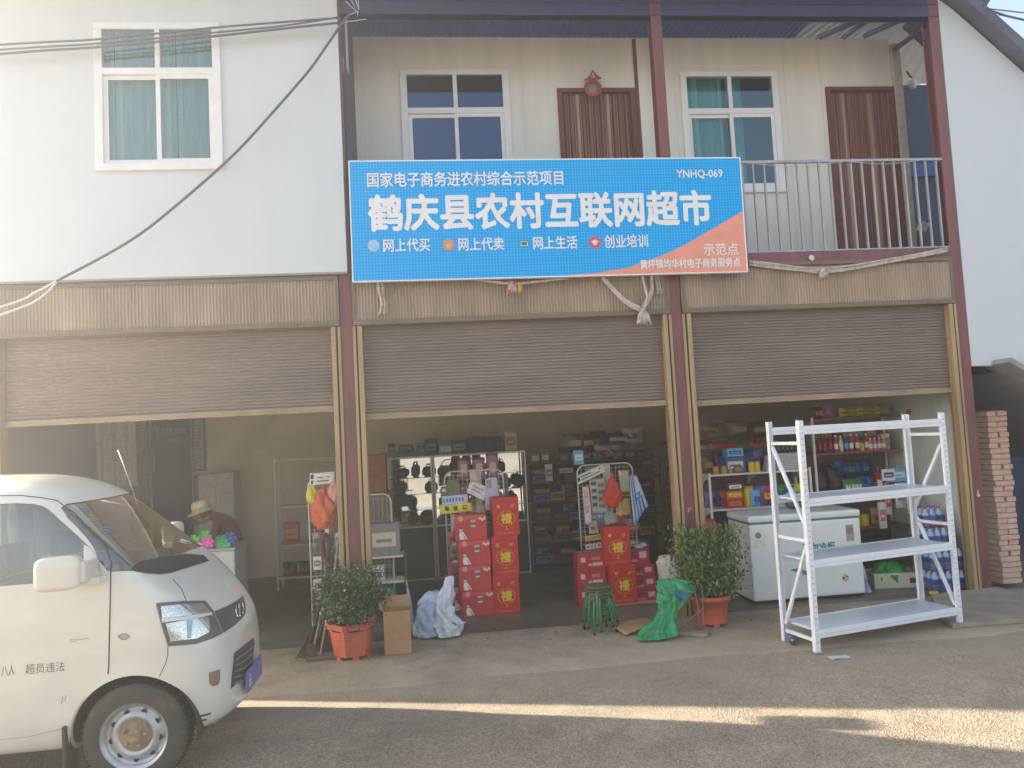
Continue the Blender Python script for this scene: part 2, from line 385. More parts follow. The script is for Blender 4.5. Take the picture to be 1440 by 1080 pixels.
def window(h, y, curtains, gl, depth=.05):
    x0, x1, z0, z1 = h; fr = .05; xm = (x0 + x1) / 2; zt = z1 - .49
    mb = MB(); y0, y1 = y - .03, y + depth
    mb.box(x0 - .03, x1 + .03, y0, y1, z1 - fr, z1 + .02, m_upvc, .006).box(x0 - .03, x1 + .03, y0 - .01, y1, z0 - .025, z0 + fr, m_upvc, .006)
    mb.box(x0 - .03, x0 + fr, y0 + .002, y1, z0 + fr, z1 - fr, m_upvc, .004).box(x1 - fr, x1 + .03, y0 + .002, y1, z0 + fr, z1 - fr, m_upvc, .004)
    mb.box(x0 + fr, x1 - fr, y0 + .004, y1, zt - .035, zt + .035, m_upvc, .004)
    mb.box(xm - .024, xm + .024, y0 + .006, y1, zt + .035, z1 - fr, m_upvc)
    # sliding sashes, left one behind
    for (a, b_, yy) in ((x0 + fr, xm + .02, y0 + .035), (xm - .025, x1 - fr, y0 + .012)):
        zl, zh = z0 + fr, zt - .035
        mb.box(a, a + .045, yy, yy + .022, zl, zh, m_upvc, .003).box(b_ - .045, b_, yy, yy + .022, zl, zh, m_upvc, .003)
        mb.box(a + .045, b_ - .045, yy + .001, yy + .021, zl, zl + .045, m_upvc).box(a + .045, b_ - .045, yy + .001, yy + .021, zh - .045, zh, m_upvc)
    w_ = mb.build('window', B)
    for (a, b_, c, d, yy) in ((x0 + fr, xm - .024, zt + .035, z1 - fr, y0 + .03), (xm + .024, x1 - fr, zt + .035, z1 - fr, y0 + .03),
                              (x0 + fr + .045, xm - .025, z0 + fr + .045, zt - .08, y0 + .046), (xm + .02, x1 - fr - .045, z0 + fr + .045, zt - .08, y0 + .022)):
        MB().box(a, b_, yy, yy + .004, c, d, gl).build('pane', w_)
    mb = MB()
    for (a, b_, mt) in curtains:
        ph = RNG.uniform(0, 6); k = RNG.uniform(40, 55)
        mb.grid(lambda u, v: (x0 + (a + (b_ - a) * u) * (x1 - x0), y + depth + .06 + .022 * math.sin(k * (a + (b_ - a) * u) + ph + .4 * math.sin(3 * v)), z0 + (z1 - z0) * v), max(10, int(90 * (b_ - a))), 4, mt)
    if curtains: mb.build('curtain', w_)
    # dark sheet stands in for the unlit room behind
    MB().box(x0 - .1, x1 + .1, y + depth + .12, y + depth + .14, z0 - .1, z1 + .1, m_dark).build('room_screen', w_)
window(W1, -.075, [(0, .1, m_teal), (.1, .17, m_mint), (.17, .52, m_teal), (.52, .56, m_mint), (.56, .62, m_teal), (.62, .67, m_mint), (.67, .96, m_teal), (.96, 1, m_mint)], g_teal)
window(W2, .9, [], glass('sky_sheen_glass', (.5, .7, .9), .03, 1.3, .8, (.30, .54, .95)))  # blue of the reflected sky is put into the sheen colour
window(W3, .9, [(0, .12, m_teal), (.12, .18, m_mint), (.18, .4, m_teal), (.4, .45, m_mint), (.55, .66, m_teal)], glass('green_glass', (.78, .95, .95), .04, .7, .95, (.5, .66, .8)))
def door(h):
    x0, x1, z0, z1 = h; mb = MB(); y = .93; n = 11
    mb.box(x0, x1, .96, .975, z0, z1, m_doorred)
    mb.box(x0 - .03, x0 + .03, .87, .96, z0, z1 + .03, m_rust, .004).box(x1 - .03, x1 + .03, .872, .96, z0, z1 + .03, m_rust, .004).box(x0 + .03, x1 - .03, .87, .96, z1 - .02, z1 + .03, m_rust, .004)
    d = mb.build('door', B); mb = MB()
    for i in range(n):
        a = x0 + .035 + (x1 - x0 - .07) * i / n; b_ = x0 + .035 + (x1 - x0 - .07) * (i + 1) / n
        mt = m_doorpale if i in (2, 7) else m_doorred
        mb.prism([(a + .004, .96), (a + .018, .925), (b_ - .026, .925), (b_ - .012, .96)], 'z', z0 + .01, z1 - .025, mt)
        mb.box(b_ - .011, b_ - .004, .93, .96, z0 + .01, z1 - .025, m_doorpale)
    mb.build('door_leaf', d)
    MB().box(x0 + .07, x0 + .085, .88, .925, z0 + 1.0, z0 + 1.14, m_steel, .003).build('handle', d)
door(D2); door(D3)
# railing of flat bars
mb = MB(); mb.box(-1.05, 5.60, -.025, .015, 4.865, 4.895, m_steel, .004); mb.box(-1.05, 5.60, -.02, .01, 3.856, 3.874, m_steel, .003)
x = -1.0
while x < 5.6:
    mb.box(x - .008, x + .008, -.018, .008, 3.874, 4.865, m_steel); x += .128
mb.box(3.10, 3.125, -.02, .015, 3.874, 4.865, m_steel)
mb.tube([(3.25 + .2 * i, -.03, 4.87 - .05 * math.sin(math.pi * i / 6.)) for i in range(7)], .004, P(200, 198, 195), 5)
mb.tube([(4.45 + .15 * i, -.03, 4.87 - .04 * math.sin(math.pi * i / 6.)) for i in range(7)], .004, P(200, 198, 195), 5)
mb.build('railing', B)
# roof: beams, soffit, sheet
mb = MB(); mb.box(-1.09, 5.72, -.015, .09, 6.56, 6.78, m_purple, .004).box(-1.09, 5.72, -.03, .105, 6.56, 6.572, m_purple).box(-1.09, 5.72, -.03, .105, 6.70, 6.714, m_purple); mb.build('eave_beam', B)
mb = MB(); mb.box(-1.09, 5.72, -.5, -.42, 6.80, 6.98, m_purple, .004).box(-1.09, 5.72, .4, .5, 6.98, 7.1, m_purple); mb.build('purlin', B)
MB().grid(lambda u, v: (-1.05 + 5.5 * u, .11 + .79 * v, 6.785 + .02 * v + (.012 if int(u * 160) % 2 else 0)), 160, 2, m_bluegrey, False).build('soffit', B)
for (p, q) in (((5.05, .05, 6.66), (4.78, .94, 6.83)), ((5.05, .05, 6.66), (5.12, .94, 6.83)), ((5.62, .05, 6.70), (5.42, .94, 6.86)), ((5.62, .1, 6.5), (5.78, .95, 6.66))):
    MB().tube([p, q], .035, m_purple, 4).build('strut', B)
mb = MB()
nw = 260
v = []; f = []
for i in range(nw + 1):
    x = -5.4 + (9.6 + 5.4) * i / nw; dz = (0, .022, .022, 0)[i % 4]
    xb = x if x < 5.2 else 5.2 + (x - 5.2) * 1.0; xf_ = x if x < 5.2 else 5.2 + (x - 5.2) * .14; v += [(xf_, -.75, 6.98 + dz), (xb, 4.8, 8.05 + dz)]
mb.add(v, [(2 * i, 2 * i + 2, 2 * i + 3, 2 * i + 1) for i in range(nw)], m_roof)
rf = mb.build('roof', B)
MB().box(-5.4, -1.12, -.70, -.076, 6.90, 6.93, m_white).build('eave_board', B)

# ---------------------------------------------------------------- neighbour to the right
R_ = thing('gable_building', 'white panel gable end with dark verge to the right of the shops', 'building', (5.73, 0, 0))
mb = MB(); pts = [(.0, 2.50), (3.4, 2.36), (3.4, 3.65), (.17, 6.66), (0, 6.78)]
mb.prism(pts, 'y', -.02, .12, m_white); mb.build('gable_wall', R_)
mb = MB(); xf = T((.22, -.20, 6.71), ry=rad(43))
mb.box(-.22, 4.7, 0, .9, -.04, .08, M('grey_verge', (92, 94, 108), .55, var=.15, scale=3), .01, xf=xf); mb.build('verge', R_)
mb = MB(); mb.tube([(.38, -.15, 6.55), (.95, -.25, 7.35)], .05, M('grey_verge', (92, 94, 108)), 6); mb.build('rafter_tail', R_)
mb = MB(); xf = T((.25, -.3, 2.53), ry=math.atan2(1.0, 1.55)); mb.box(0, 2.2, 0, 2.4, -.03, .03, M('lean_sheet', (150, 150, 152), .5), .005, xf=xf); mb.build('lean_to_roof', R_)
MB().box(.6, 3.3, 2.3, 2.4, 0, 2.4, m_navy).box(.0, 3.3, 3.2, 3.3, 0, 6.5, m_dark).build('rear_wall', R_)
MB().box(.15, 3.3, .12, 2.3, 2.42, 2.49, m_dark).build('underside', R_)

# brick pier standing in front of the void
m_brick = bpy.data.materials.new('red_brick'); m_brick.use_nodes = True
t = m_brick.node_tree; tc = t.nodes.new('ShaderNodeTexCoord'); br = t.nodes.new('ShaderNodeTexNoise'); br.inputs['Scale'].default_value = 9; br.inputs['Detail'].default_value = 5
mp = t.nodes.new('ShaderNodeMapping'); mp.inputs['Scale'].default_value = (1, 1, 2.2)
cr = t.nodes.new('ShaderNodeValToRGB'); cr.color_ramp.elements[0].color = (*lin((206, 164, 146)), 1); cr.color_ramp.elements[1].color = (*lin((228, 194, 176)), 1); cr.color_ramp.elements[0].position = .3; cr.color_ramp.elements[1].position = .7
t.links.new(tc.outputs['Object'], mp.inputs[0]); t.links.new(mp.outputs[0], br.inputs['Vector']); t.links.new(br.outputs['Fac'], cr.inputs[0]); t.links.new(cr.outputs[0], t.nodes['Principled BSDF'].inputs['Base Color']); t.nodes['Principled BSDF'].inputs['Roughness'].default_value = .9
mb = MB(); z = .0; i = 0; rb = random.Random(4); m_mort = P(176, 152, 134, rough=.9)
while z < 1.96:
    off = .12 if i % 2 else 0.
    segs = [(0, .115), (.125, .24)] if i % 2 else [(0, .24)]
    for (a, b_) in segs:
        j = rb.uniform(-.014, .014); mb.box(a + j, b_ + j, rb.uniform(-.012, .01), .24, z, z + .052, m_brick, .005)
    mb.box(.012, .228, .014, .228, z + .052, z + .062, m_mort); z += .062; i += 1
tag(mb.build('brick_pier'), 'rough red brick pier just right of the last maroon column', 'brick pier').location = (6.10, .28, 0)

# sloping wall added out of view at the left end to shape the road's shade edge
mb = MB(); mb.prism([(-6.6, 0), (-5.31, 0), (-5.31, 2.35), (-5.9, 1.08), (-6.6, .40)], 'y', -.02, .14, m_slab); mb.prism([(-6.62, .402), (-5.9, 1.09), (-5.33, 2.32), (-5.33, 2.38), (-5.92, 1.15), (-6.62, .46)], 'y', -.05, .17, m_white)
tag(mb.build('shade_wall'), 'unseen sloping wall added left of the shop row to shape the road shade', 'wall')
# ================================================================ things on the facade
def at(px, py, Y):
    """point of the vertical plane y = Y seen at a photo pixel"""
    d = FW + RT * ((px - 720) / FOC) - UP * ((py - 540) / FOC); return CAM + d * ((Y - CAM.y) / d.y)
def gnd(px, py, Z=0.):
    d = FW + RT * ((px - 720) / FOC) - UP * ((py - 540) / FOC); return CAM + d * ((Z - CAM.z) / d.z)

# ---- shop sign
m_signwhite = M('sign_white', (236, 236, 240), .7, var=.03, spec=.15)
m_sal = M('salmon_print', (236, 160, 142), .8, var=.05, spec=.15)
m_blue = bpy.data.materials.new('dotted_blue_print'); m_blue.use_nodes = True
t = m_blue.node_tree; N = t.nodes; L = t.links; b = N['Principled BSDF']; b.inputs['Roughness'].default_value = .8; b.inputs['Specular IOR Level'].default_value = .15
tc = N.new('ShaderNodeTexCoord'); sx = N.new('ShaderNodeSeparateXYZ'); L.new(tc.outputs['Object'], sx.inputs[0])
def math_(op, a, b_=None):
    n = N.new('ShaderNodeMath'); n.operation = op
    for i, q in enumerate((a, b_)):
        if q is None: continue
        if isinstance(q, (int, float)): n.inputs[i].default_value = q
        else: L.new(q, n.inputs[i])
    return n.outputs[0]
def cell(o): f_ = math_('FRACT', math_('MULTIPLY', o, 1 / .0315)); return math_('POWER', math_('SUBTRACT', f_, .5), 2)
dd = math_('LESS_THAN', math_('ADD', cell(sx.outputs['X']), cell(sx.outputs['Z'])), .055)
mx = N.new('ShaderNodeMix'); mx.data_type = 'RGBA'; L.new(dd, mx.inputs[0]); mx.inputs[6].default_value = (*lin((0, 160, 238)), 1); mx.inputs[7].default_value = (*lin((70, 200, 250)), 1); L.new(mx.outputs[2], b.inputs['Base Color'])
SG = thing('shop_sign', 'wide blue dotted sign board with white Chinese lettering and salmon corner', 'sign', (1.04, -.13, 3.639), 0)
SG.rotation_euler = (0, rad(.33), 0)
bpy.context.view_layer.update()
sinv = (Matrix.Translation(SG.location) @ Matrix.Rotation(rad(.33), 4, 'Y')).inverted()
SW, SH, SY = 2.086, 1.245, -.035
def uv(px, py): q = sinv @ at(px, py, SG.location.y + SY); return q.x, q.z
MB().box(-SW, SW, SY, .01, 0, SH, m_blue).box(-SW - .012, -SW + .001, SY - .004, .012, -.01, SH + .01, m_signwhite).box(SW - .001, SW + .012, SY - .004, .012, -.01, SH + .01, m_signwhite).box(-SW, SW, SY - .003, .012, -.012, .001, m_signwhite).box(-SW, SW, SY - .003, .012, SH - .001, SH + .012, m_signwhite).build('panel', SG)
cv = [uv(*p) for p in ((796, 388), (840, 383.5), (880, 377), (920, 364), (960, 346), (1000, 323), (1043.5, 297))]
cv[0] = (cv[0][0], .002); cv[-1] = (SW - .001, cv[-1][1])
mb = MB(); mb.prism(cv + [(SW - .001, .002)], 'y', SY - .002, SY - .0005, m_sal); mb.build('salmon_corner', SG)
def line(name, s, a, c, bold, mat=m_signwhite, dy=.004):
    """text between photo pixels a (top left) and c (bottom right)"""
    ym, xm = (a[1] + c[1]) / 2, (a[0] + c[0]) / 2
    bx = (uv(a[0], ym)[0], uv(c[0], ym)[0], uv(xm, c[1])[1], uv(xm, a[1])[1])
    link(name, text_mesh(s, bx, SY - dy, mat, bold, name), SG)
line('heading_line', '国家电子商务进农村综合示范项目', (516, 241), (792, 262), .018)
line('shop_name', '鹤庆县农村互联网超市', (517, 270), (1001, 322), .034)
line('code_line', 'YNHQ-069', (951, 238.5), (1016, 252), .02)
for s, a, c in (('网上代买', (539, 335.5), (605, 354)), ('网上代卖', (644.5, 334), (709, 352.5)), ('网上生活', (749.5, 332), (812, 350.5)), ('创业培训', (849.5, 330), (911, 348.5))):
    line('service_line', s, a, c, .018)
line('corner_line', '示范点', (989, 342), (1038, 359), .012, dy=.005)
line('village_line', '黄坪镇均华村电子商务服务点', (900, 363.5), (1041, 377), .022, dy=.005)
def disc(mb, px, py, rpx, mat, dy): x, z = uv(px, py); r = rpx * .0076; mb.lathe([(0, 0), (r, 0), (r, .0015), (0, .0015)], mat, 24, 'y', (x, SY - dy, z), smooth=False, caps=False)
mi = [P(160, 205, 238), P(214, 150, 110), P(20, 130, 120), P(226, 84, 120)]
mb = MB(); disc(mb, 525.5, 345.5, 8, mi[0], .004); x, z = uv(525.5, 345.5)
mb.tube([(x - .03, SY - .005, z + .02), (x - .015, SY - .005, z + .015), (x, SY - .005, z - .015), (x + .03, SY - .005, z - .012), (x + .036, SY - .005, z + .01)], .003, m_signwhite, 4); mb.build('cart_emblem', SG)
mb = MB(); disc(mb, 631, 344.5, 8, mi[1], .004); x, z = uv(631, 344.5)
mb.lathe([(0, 0), (.03, 0), (.03, .0015), (0, .0015)], P(232, 176, 120), 16, 'y', (x, SY - .006, z - .008), smooth=False, caps=False)
mb.prism([(x - .018, z + .015), (x + .018, z + .015), (x + .008, z + .035), (x - .008, z + .035)], 'y', SY - .0065, SY - .0052, P(232, 176, 120)); mb.build('money_bag_emblem', SG)
mb = MB(); x, z = uv(737, 343)
mb.box(x - .045, x + .045, SY - .004, SY - .002, z - .028, z + .034, mi[2])
for (a, b_, c, d) in ((-.036, .036, .020, .026), (-.036, -.030, -.016, .020), (.030, .036, -.016, .020), (-.042, .042, -.024, -.017)): mb.box(x + a, x + b_, SY - .006, SY - .0042, z + c, z + d, m_signwhite)
mb.build('laptop_emblem', SG)
mb = MB(); disc(mb, 836.5, 341, 8.5, mi[3], .004); x, z = uv(836.5, 341)
mb.prism([(x - .042, z + .008), (x, z + .028), (x + .042, z + .008), (x, z - .012)], 'y', SY - .0065, SY - .0045, m_signwhite); mb.prism([(x - .022, z - .004), (x, z - .016), (x + .022, z - .004), (x + .022, z - .02), (x, z - .03), (x - .022, z - .02)], 'y', SY - .0065, SY - .0045, m_signwhite); mb.build('graduate_cap_emblem', SG)

# ---- cloth swags and strips tied under the sign
m_cloth = M('weathered_cloth', (206, 190, 182), .9, var=.25, scale=14, bump=.4, bscale=120)
def band(mb, pts, w0, strands=3, r=.011, seed=1, mat=None):
    rr = random.Random(seed)
    for s in range(strands):
        o = [(rr.uniform(-w0, w0), rr.uniform(-.012, .012)) for _ in pts]
        o = [((s - (strands - 1) / 2) * w0 * .9 + .3 * q[0], q[1]) for q in o]
        P_ = []
        for i, p in enumerate(pts):
            P_.append(Vector((p[0], p[1] + o[i][1], p[2] + o[i][0])))
        Q = []
        for i in range(len(P_) - 1):
            for k in range(4): Q.append(P_[i].lerp(P_[i + 1], k / 4))
        Q.append(P_[-1])
        for _ in range(3): Q = [Q[0]] + [(Q[i - 1] + Q[i] * 2 + Q[i + 1]) / 4 for i in range(1, len(Q) - 1)] + [Q[-1]]
        mb.tube(Q, r * rr.uniform(.8, 1.25), mat or m_cloth, 6)
def pxs(lst, Y): return [tuple(at(*p, Y)) for p in lst]
def knot(mb, px, py, Y, w, h, seed, mat=None):
    rr = random.Random(seed); c = at(px, py, Y)
    for i in range(9):
        a = (i / 8 - .5) * 2
        mb.tube([(c.x, c.y, c.z), (c.x + a * w * .35, c.y - .015, c.z - h * .35), (c.x + a * w * .55, c.y - rr.uniform(0, .03), c.z - h * rr.uniform(.8, 1.05))], [.014, .018, .012], mat or m_cloth, 6)
    mb.lathe([(0, -.025), (.022, -.015), (.028, 0), (.022, .015), (0, .025)], mat or m_cloth, 10, 'z', (c.x, c.y - .01, c.z), caps=False)
mb = MB(); band(mb, pxs([(1053, 369), (1085, 374), (1120, 378), (1155, 381), (1195, 377), (1240, 369), (1290, 360), (1332, 351)], -.07), .022, 3, .012, 3)
knot(mb, 1157, 380, -.09, .09, .09, 5)
tag(mb.build('cloth_swag'), 'long twisted pale cloth swag hung along the maroon balcony beam', 'cloth swag')
mb = MB(); band(mb, pxs([(655, 391), (690, 396), (722, 400), (758, 396), (800, 391)], -.10), .012, 2, .010, 4); knot(mb, 720, 398, -.11, .09, .11, 6, M('pink_cloth', (208, 160, 158), .9, var=.25, scale=14))
knot(mb, 731, 400, -.12, .03, .10, 8, P(196, 156, 74, rough=.9))
tag(mb.build('cloth_swag'), 'short pinkish cloth swag with a yellow scrap under the blue sign', 'cloth swag')
mb = MB(); band(mb, pxs([(847, 390), (862, 408), (880, 426), (903, 436)], -.09), .022, 3, .013, 7); band(mb, pxs([(903, 436), (913, 418), (918, 404), (915, 386)], -.09), .02, 3, .016, 9)
band(mb, pxs([(903, 386), (906, 402), (912, 420), (904, 436)], -.11), .01, 2, .014, 10); knot(mb, 904, 436, -.11, .13, .16, 11)
tag(mb.build('cloth_swag'), 'V shaped pale cloth swag with a tassel under the salmon sign corner', 'cloth swag')
def strip(pts, w, Y, label):
    c = pxs(pts, Y); n = len(c) - 1
    def fn(u, v):
        i = min(int(v * n), n - 1); f_ = v * n - i; a, b_ = Vector(c[i]), Vector(c[i + 1]); p = a.lerp(b_, f_)
        return (p.x + (u - .5) * w * (1 - .35 * math.sin(v * 3)), p.y + .016 * math.sin(u * 14 + v * 2), p.z)
    mb = MB(); mb.grid(fn, 24, 12, m_cloth)
    o = mb.build('cloth_strip'); sm = o.modifiers.new('thickness', 'SOLIDIFY'); sm.thickness = .003
    tag(o, label, 'cloth strip')
strip([(534, 394), (536, 412), (540, 428), (538, 443)], .10, -.08, 'frayed pale cloth strip hanging below the left end of the blue sign')
strip([(922, 386), (926, 400), (928, 414)], .075, -.08, 'short pointed pale cloth strip beside the maroon column below the sign')

# ---- overhead cables
m_cable = P(96, 92, 100, rough=.6); m_cablew = P(206, 206, 212, rough=.6)
def cable(pts, r, label, mat, Y=-.2):
    q = [at(x, y, yy) for (x, y, yy) in [(p[0], p[1], p[2] if len(p) > 2 else Y) for p in pts]]
    Q = []
    for i in range(len(q) - 1):
        p0, p1, p2, p3 = q[max(i - 1, 0)], q[i], q[i + 1], q[min(i + 2, len(q) - 1)]
        for k in range(6):
            t_ = k / 6; Q.append(.5 * ((2 * p1) + (-p0 + p2) * t_ + (2 * p0 - 5 * p1 + 4 * p2 - p3) * t_ ** 2 + (-p0 + 3 * p1 - 3 * p2 + p3) * t_ ** 3))
    Q.append(q[-1])
    tag(MB().tube(Q, r, mat, 6).build('overhead_cable'), label, 'cable')
cable([(-500, 96), (0, 63), (140, 55), (300, 39), (400, 31), (477, 25)], .010, 'uppermost thin dark cable crossing the white wall and window at the left', m_cable)
cable([(-500, 105), (0, 70), (140, 61), (300, 46), (400, 36), (477, 24)], .009, 'middle thin dark cable of the three crossing the white wall', m_cable)
cable([(-500, 120), (0, 76), (140, 66), (300, 51), (400, 40), (477, 32)], .012, 'lowest and thickest dark cable of the three crossing the white wall', m_cable)
cable([(492, 20), (476, 40), (440, 92), (410, 128), (380, 162), (340, 206), (300, 244), (250, 287), (200, 327), (150, 358), (80, 395)], .013, 'long thick dark cable drooping diagonally across the white wall', m_cable, -.25)
cable([(82, 394), (50, 411), (0, 432), (-300, 520)], .012, 'upper pale branch of the drooping cable before the ribbed fascia', m_cablew, -.25)
cable([(80, 396), (55, 420), (0, 443), (-300, 545)], .012, 'lower pale branch of the drooping cable before the ribbed fascia', m_cablew, -.25)
cable([(1388, 13, -.3), (1412, 21, -.3), (1440, 28, -.3), (1800, 110, -.3)], .012, 'lower dark cable against the sky at the upper right corner', m_cable)
cable([(1388, 12, -.3), (1440, 18, -.3), (1800, 60, -.3)], .007, 'upper thin dark cable against the sky at the upper right corner', m_cable)
mb = MB()
for pts in ([(486, 2), (502, 17), (494, 0)], [(497, -8), (505, 14), (503, -4)], [(503, 16), (503, 23)], [(478, 38), (490, 22), (503, 16)], [(486, 31), (515, 27)]):
    mb.tube(pxs(pts, -.22), .005, m_cablew, 5)
tag(mb.build('wire_tangle'), 'tangle of thin white wires at the top of the first maroon column', 'wires')
# ---- ornament over the middle door
mb = MB(); c = at(834, 124, .84); m_red = P(176, 66, 52, rough=.6)
mb.lathe([(.075, -.012), (.10, -.016), (.11, 0), (.10, .016), (.075, .012)], m_red, 28, 'y', c, caps=False).lathe([(0, 0), (.085, 0), (.085, .012), (0, .012)], P(150, 128, 112), 24, 'y', c, caps=False)
mb.tube([(c.x - .10, c.y, c.z + .10), (c.x - .03, c.y, c.z + .13), (c.x + .01, c.y, c.z + .22), (c.x + .05, c.y, c.z + .15), (c.x + .11, c.y, c.z + .12)], [.008, .016, .012, .016, .008], m_red, 6).tube([(c.x - .08, c.y, c.z + .11), (c.x + .09, c.y, c.z + .125)], .012, m_red, 6)
tag(mb.build('door_ornament'), 'round red ornament with a bow fixed above the middle upstairs door', 'ornament')
mb = MB(); c = at(1283, 119, 2.4); mb.lathe([(0, -.07), (.05, -.05), (.07, 0), (.05, .06), (.03, .09), (0, .1)], P(220, 225, 235), 14, 'z', c, caps=False); mb.tube([(c.x, c.y, c.z + .09), (c.x, c.y + .1, c.z + .25)], .015, m_dark, 6)
tag(mb.build('wall_lamp'), 'small white lamp in the dark gap at the right end of the balcony', 'lamp')
mb = MB(); c = at(1294, 326, 1.6); mb.box(-.05, .05, -.05, .05, 0, .14, P(226, 220, 196), .02, T(c, .3, .4, .2)); mb.lathe([(.05, 0), (.06, .1), (.045, .25), (0, .27)], m_dark, 12, 'z', (c.x - .01, c.y, c.z - .30))
tag(mb.build('plastic_jug'), 'small dark jug with a pale cap on the walkway behind the railing', 'jug')
# ================================================================ white minivan
m_van = M('van_white_paint', (224, 219, 208), .22, var=.06, scale=1.5, coat=.6, stretch=(1, 1, 2))
m_vanin = P(90, 88, 84, rough=.8); m_vinyl = P(120, 118, 114, rough=.7); m_black = P(26, 27, 29, rough=.6); m_seam = P(54, 52, 50, rough=.8)
m_tyre = M('dusty_tyre', (64, 60, 56), .9, var=.3, scale=9, dirt=(104, 92, 78)); m_rim = M('steel_rim', (190, 192, 196), .35, .5, var=.15, scale=9); m_hub = M('dusty_hub', (168, 140, 108), .8, var=.3, scale=16)
m_chrome = P(225, 228, 232, rough=.12, metal=1.)
g_van = glass('van_glass', (.82, .91, .94), .02, 3.2, .95)
VX, VY, VZ = -3.5, -2.195, -.02
VAN = thing('minivan', 'dusty white minivan parked with its nose to the right in the lower left corner', 'van', (VX, VY, VZ))
def sec(x, *p): return x, p
#              bottom     edge        sill        lower       upper       belt        rail        shoulder    centre
CAGE = [
 (-2.02, [(0,.30),(.50,.30),(.62,.36),(.66,.62),(.66,.95),(.64,1.22),(.58,1.62),(.48,1.74),(0,1.78)]),
 (-1.93, [(0,.25),(.62,.25),(.73,.32),(.765,.62),(.765,.95),(.75,1.24),(.675,1.70),(.55,1.87),(0,1.93)]),
 (-1.5, [(0,.22),(.66,.22),(.765,.29),(.785,.62),(.785,.95),(.77,1.24),(.70,1.72),(.58,1.895),(0,1.965)]),
 (-.5, [(0,.22),(.66,.22),(.765,.29),(.785,.62),(.785,.95),(.77,1.24),(.70,1.72),(.58,1.90),(0,1.975)]),
 (.25, [(0,.22),(.66,.22),(.765,.29),(.785,.62),(.785,.95),(.77,1.24),(.70,1.72),(.58,1.90),(0,1.97)]),
 (.52, [(0,.22),(.66,.22),(.765,.29),(.785,.62),(.785,.95),(.77,1.24),(.70,1.725),(.58,1.885),(0,1.95)]),
 (.70, [(0,.22),(.66,.22),(.765,.29),(.785,.62),(.785,.95),(.77,1.24),(.69,1.73),(.57,1.845),(0,1.885)]),
 (.85, [(0,.22),(.66,.22),(.765,.29),(.785,.62),(.785,.95),(.77,1.235),(.695,1.65),(.59,1.765),(0,1.80)]),
 (1.07, [(0,.22),(.66,.22),(.765,.29),(.785,.62),(.785,.94),(.772,1.21),(.72,1.47),(.64,1.55),(0,1.59)]),
 (1.36, [(0,.22),(.66,.22),(.765,.30),(.785,.62),(.782,.92),(.768,1.10),(.74,1.25),(.66,1.285),(0,1.31)]),
 (1.48, [(0,.23),(.65,.23),(.76,.31),(.782,.61),(.775,.88),(.76,1.03),(.72,1.14),(.62,1.18),(0,1.195)]),
 (1.63, [(0,.24),(.60,.24),(.71,.32),(.735,.56),(.725,.76),(.70,.89),(.62,1.0),(.50,1.04),(0,1.075)]),
 (1.755, [(0,.26),(.45,.26),(.58,.34),(.62,.52),(.595,.68),(.56,.78),(.48,.88),(.36,.92),(0,.96)]),
 (1.825, [(0,.32),(.30,.32),(.40,.40),(.43,.52),(.40,.63),(.37,.69),(.32,.76),(.24,.79),(0,.81)]),
]
def van_surface():
    v = []; ring = []
    for x, s in CAGE:
        ids = []
        full = s + [(-y, z) for (y, z) in s[-2:0:-1]]
        for y, z in full: ids.append(len(v)); v.append((x, y * .91, z))
        ring.append(ids)
    n = len(ring[0]); f = []
    for a, b_ in zip(ring, ring[1:]):
        for j in range(n): f.append((a[j], b_[j], b_[(j + 1) % n], a[(j + 1) % n]))
    for r, fl in ((ring[0], 1), (ring[-1], 0)):
        for j in range(8):
            a, b_, c, d = r[j], r[j + 1], r[(n - j - 1) % n], r[(n - j) % n]
            q = []
            for i in (a, b_, c, d):
                if i not in q: q.append(i)
            if len(q) > 2: f.append(tuple(q if fl else q[::-1]))
    me = bpy.data.meshes.new('van_surface'); me.from_pydata(v, [], f)
    b = bmesh.new(); b.from_mesh(me); bmesh.ops.recalc_face_normals(b, faces=b.faces[:]); b.to_mesh(me); b.free()
    o = link('van_surface', me); sm = o.modifiers.new('s', 'SUBSURF'); sm.levels = sm.render_levels = 3
    return eval_mesh(o)
vsurf = van_surface()
def tree_of(me): return BVHTree.FromPolygons([q.co[:] for q in me.vertices], [tuple(p.vertices) for p in me.polygons])
vtree = tree_of(vsurf); VO = Vector((VX, VY, VZ))
def vpt(px, py):
    """where the line of sight of a photo pixel meets the van's skin (van coordinates) and the skin's normal there"""
    d = (FW + RT * ((px - 720) / FOC) - UP * ((py - 540) / FOC)).normalized()
    h = vtree.ray_cast(CAM - VO, d); return (h[0], h[1]) if h[0] else (None, None)
def vside(px, py): q = vpt(px, py)[0]; return (q.x, q.z)
# openings
sw = [(-30, 822.5), (62, 820), (118, 815), (142, 806), (120, 764), (97, 742), (72, 719), (58, 711.5), (45, 708), (0, 707), (-30, 707)]
def sfront():
    q = [vside(*p) for p in ((40, 821.5), (80, 820), (118, 817), (138, 812), (140, 796), (126, 769), (113, 757), (100, 745), (80, 727), (70, 717.5), (60, 711.5), (46, 708.5), (20, 707.5))]
    return q + [(.05, q[-1][1]), (.05, q[0][1])]
side_mid = [(-.05, 1.27), (-.05, 1.735), (-.85, 1.735), (-.85, 1.27)]; side_rear = [(-.95, 1.27), (-.95, 1.73), (-1.62, 1.70), (-1.68, 1.30)]
wind = [(-.672, 1.325), (-.66, 1.40), (-.59, 1.66), (-.555, 1.725), (-.50, 1.745), (.50, 1.745), (.555, 1.725), (.59, 1.66), (.66, 1.40), (.672, 1.325), (.60, 1.285), (.3, 1.30), (0, 1.305), (-.3, 1.30), (-.60, 1.285)]
def cutter(fn):
    mb = MB(); fn(mb); return mb.mesh('cut')
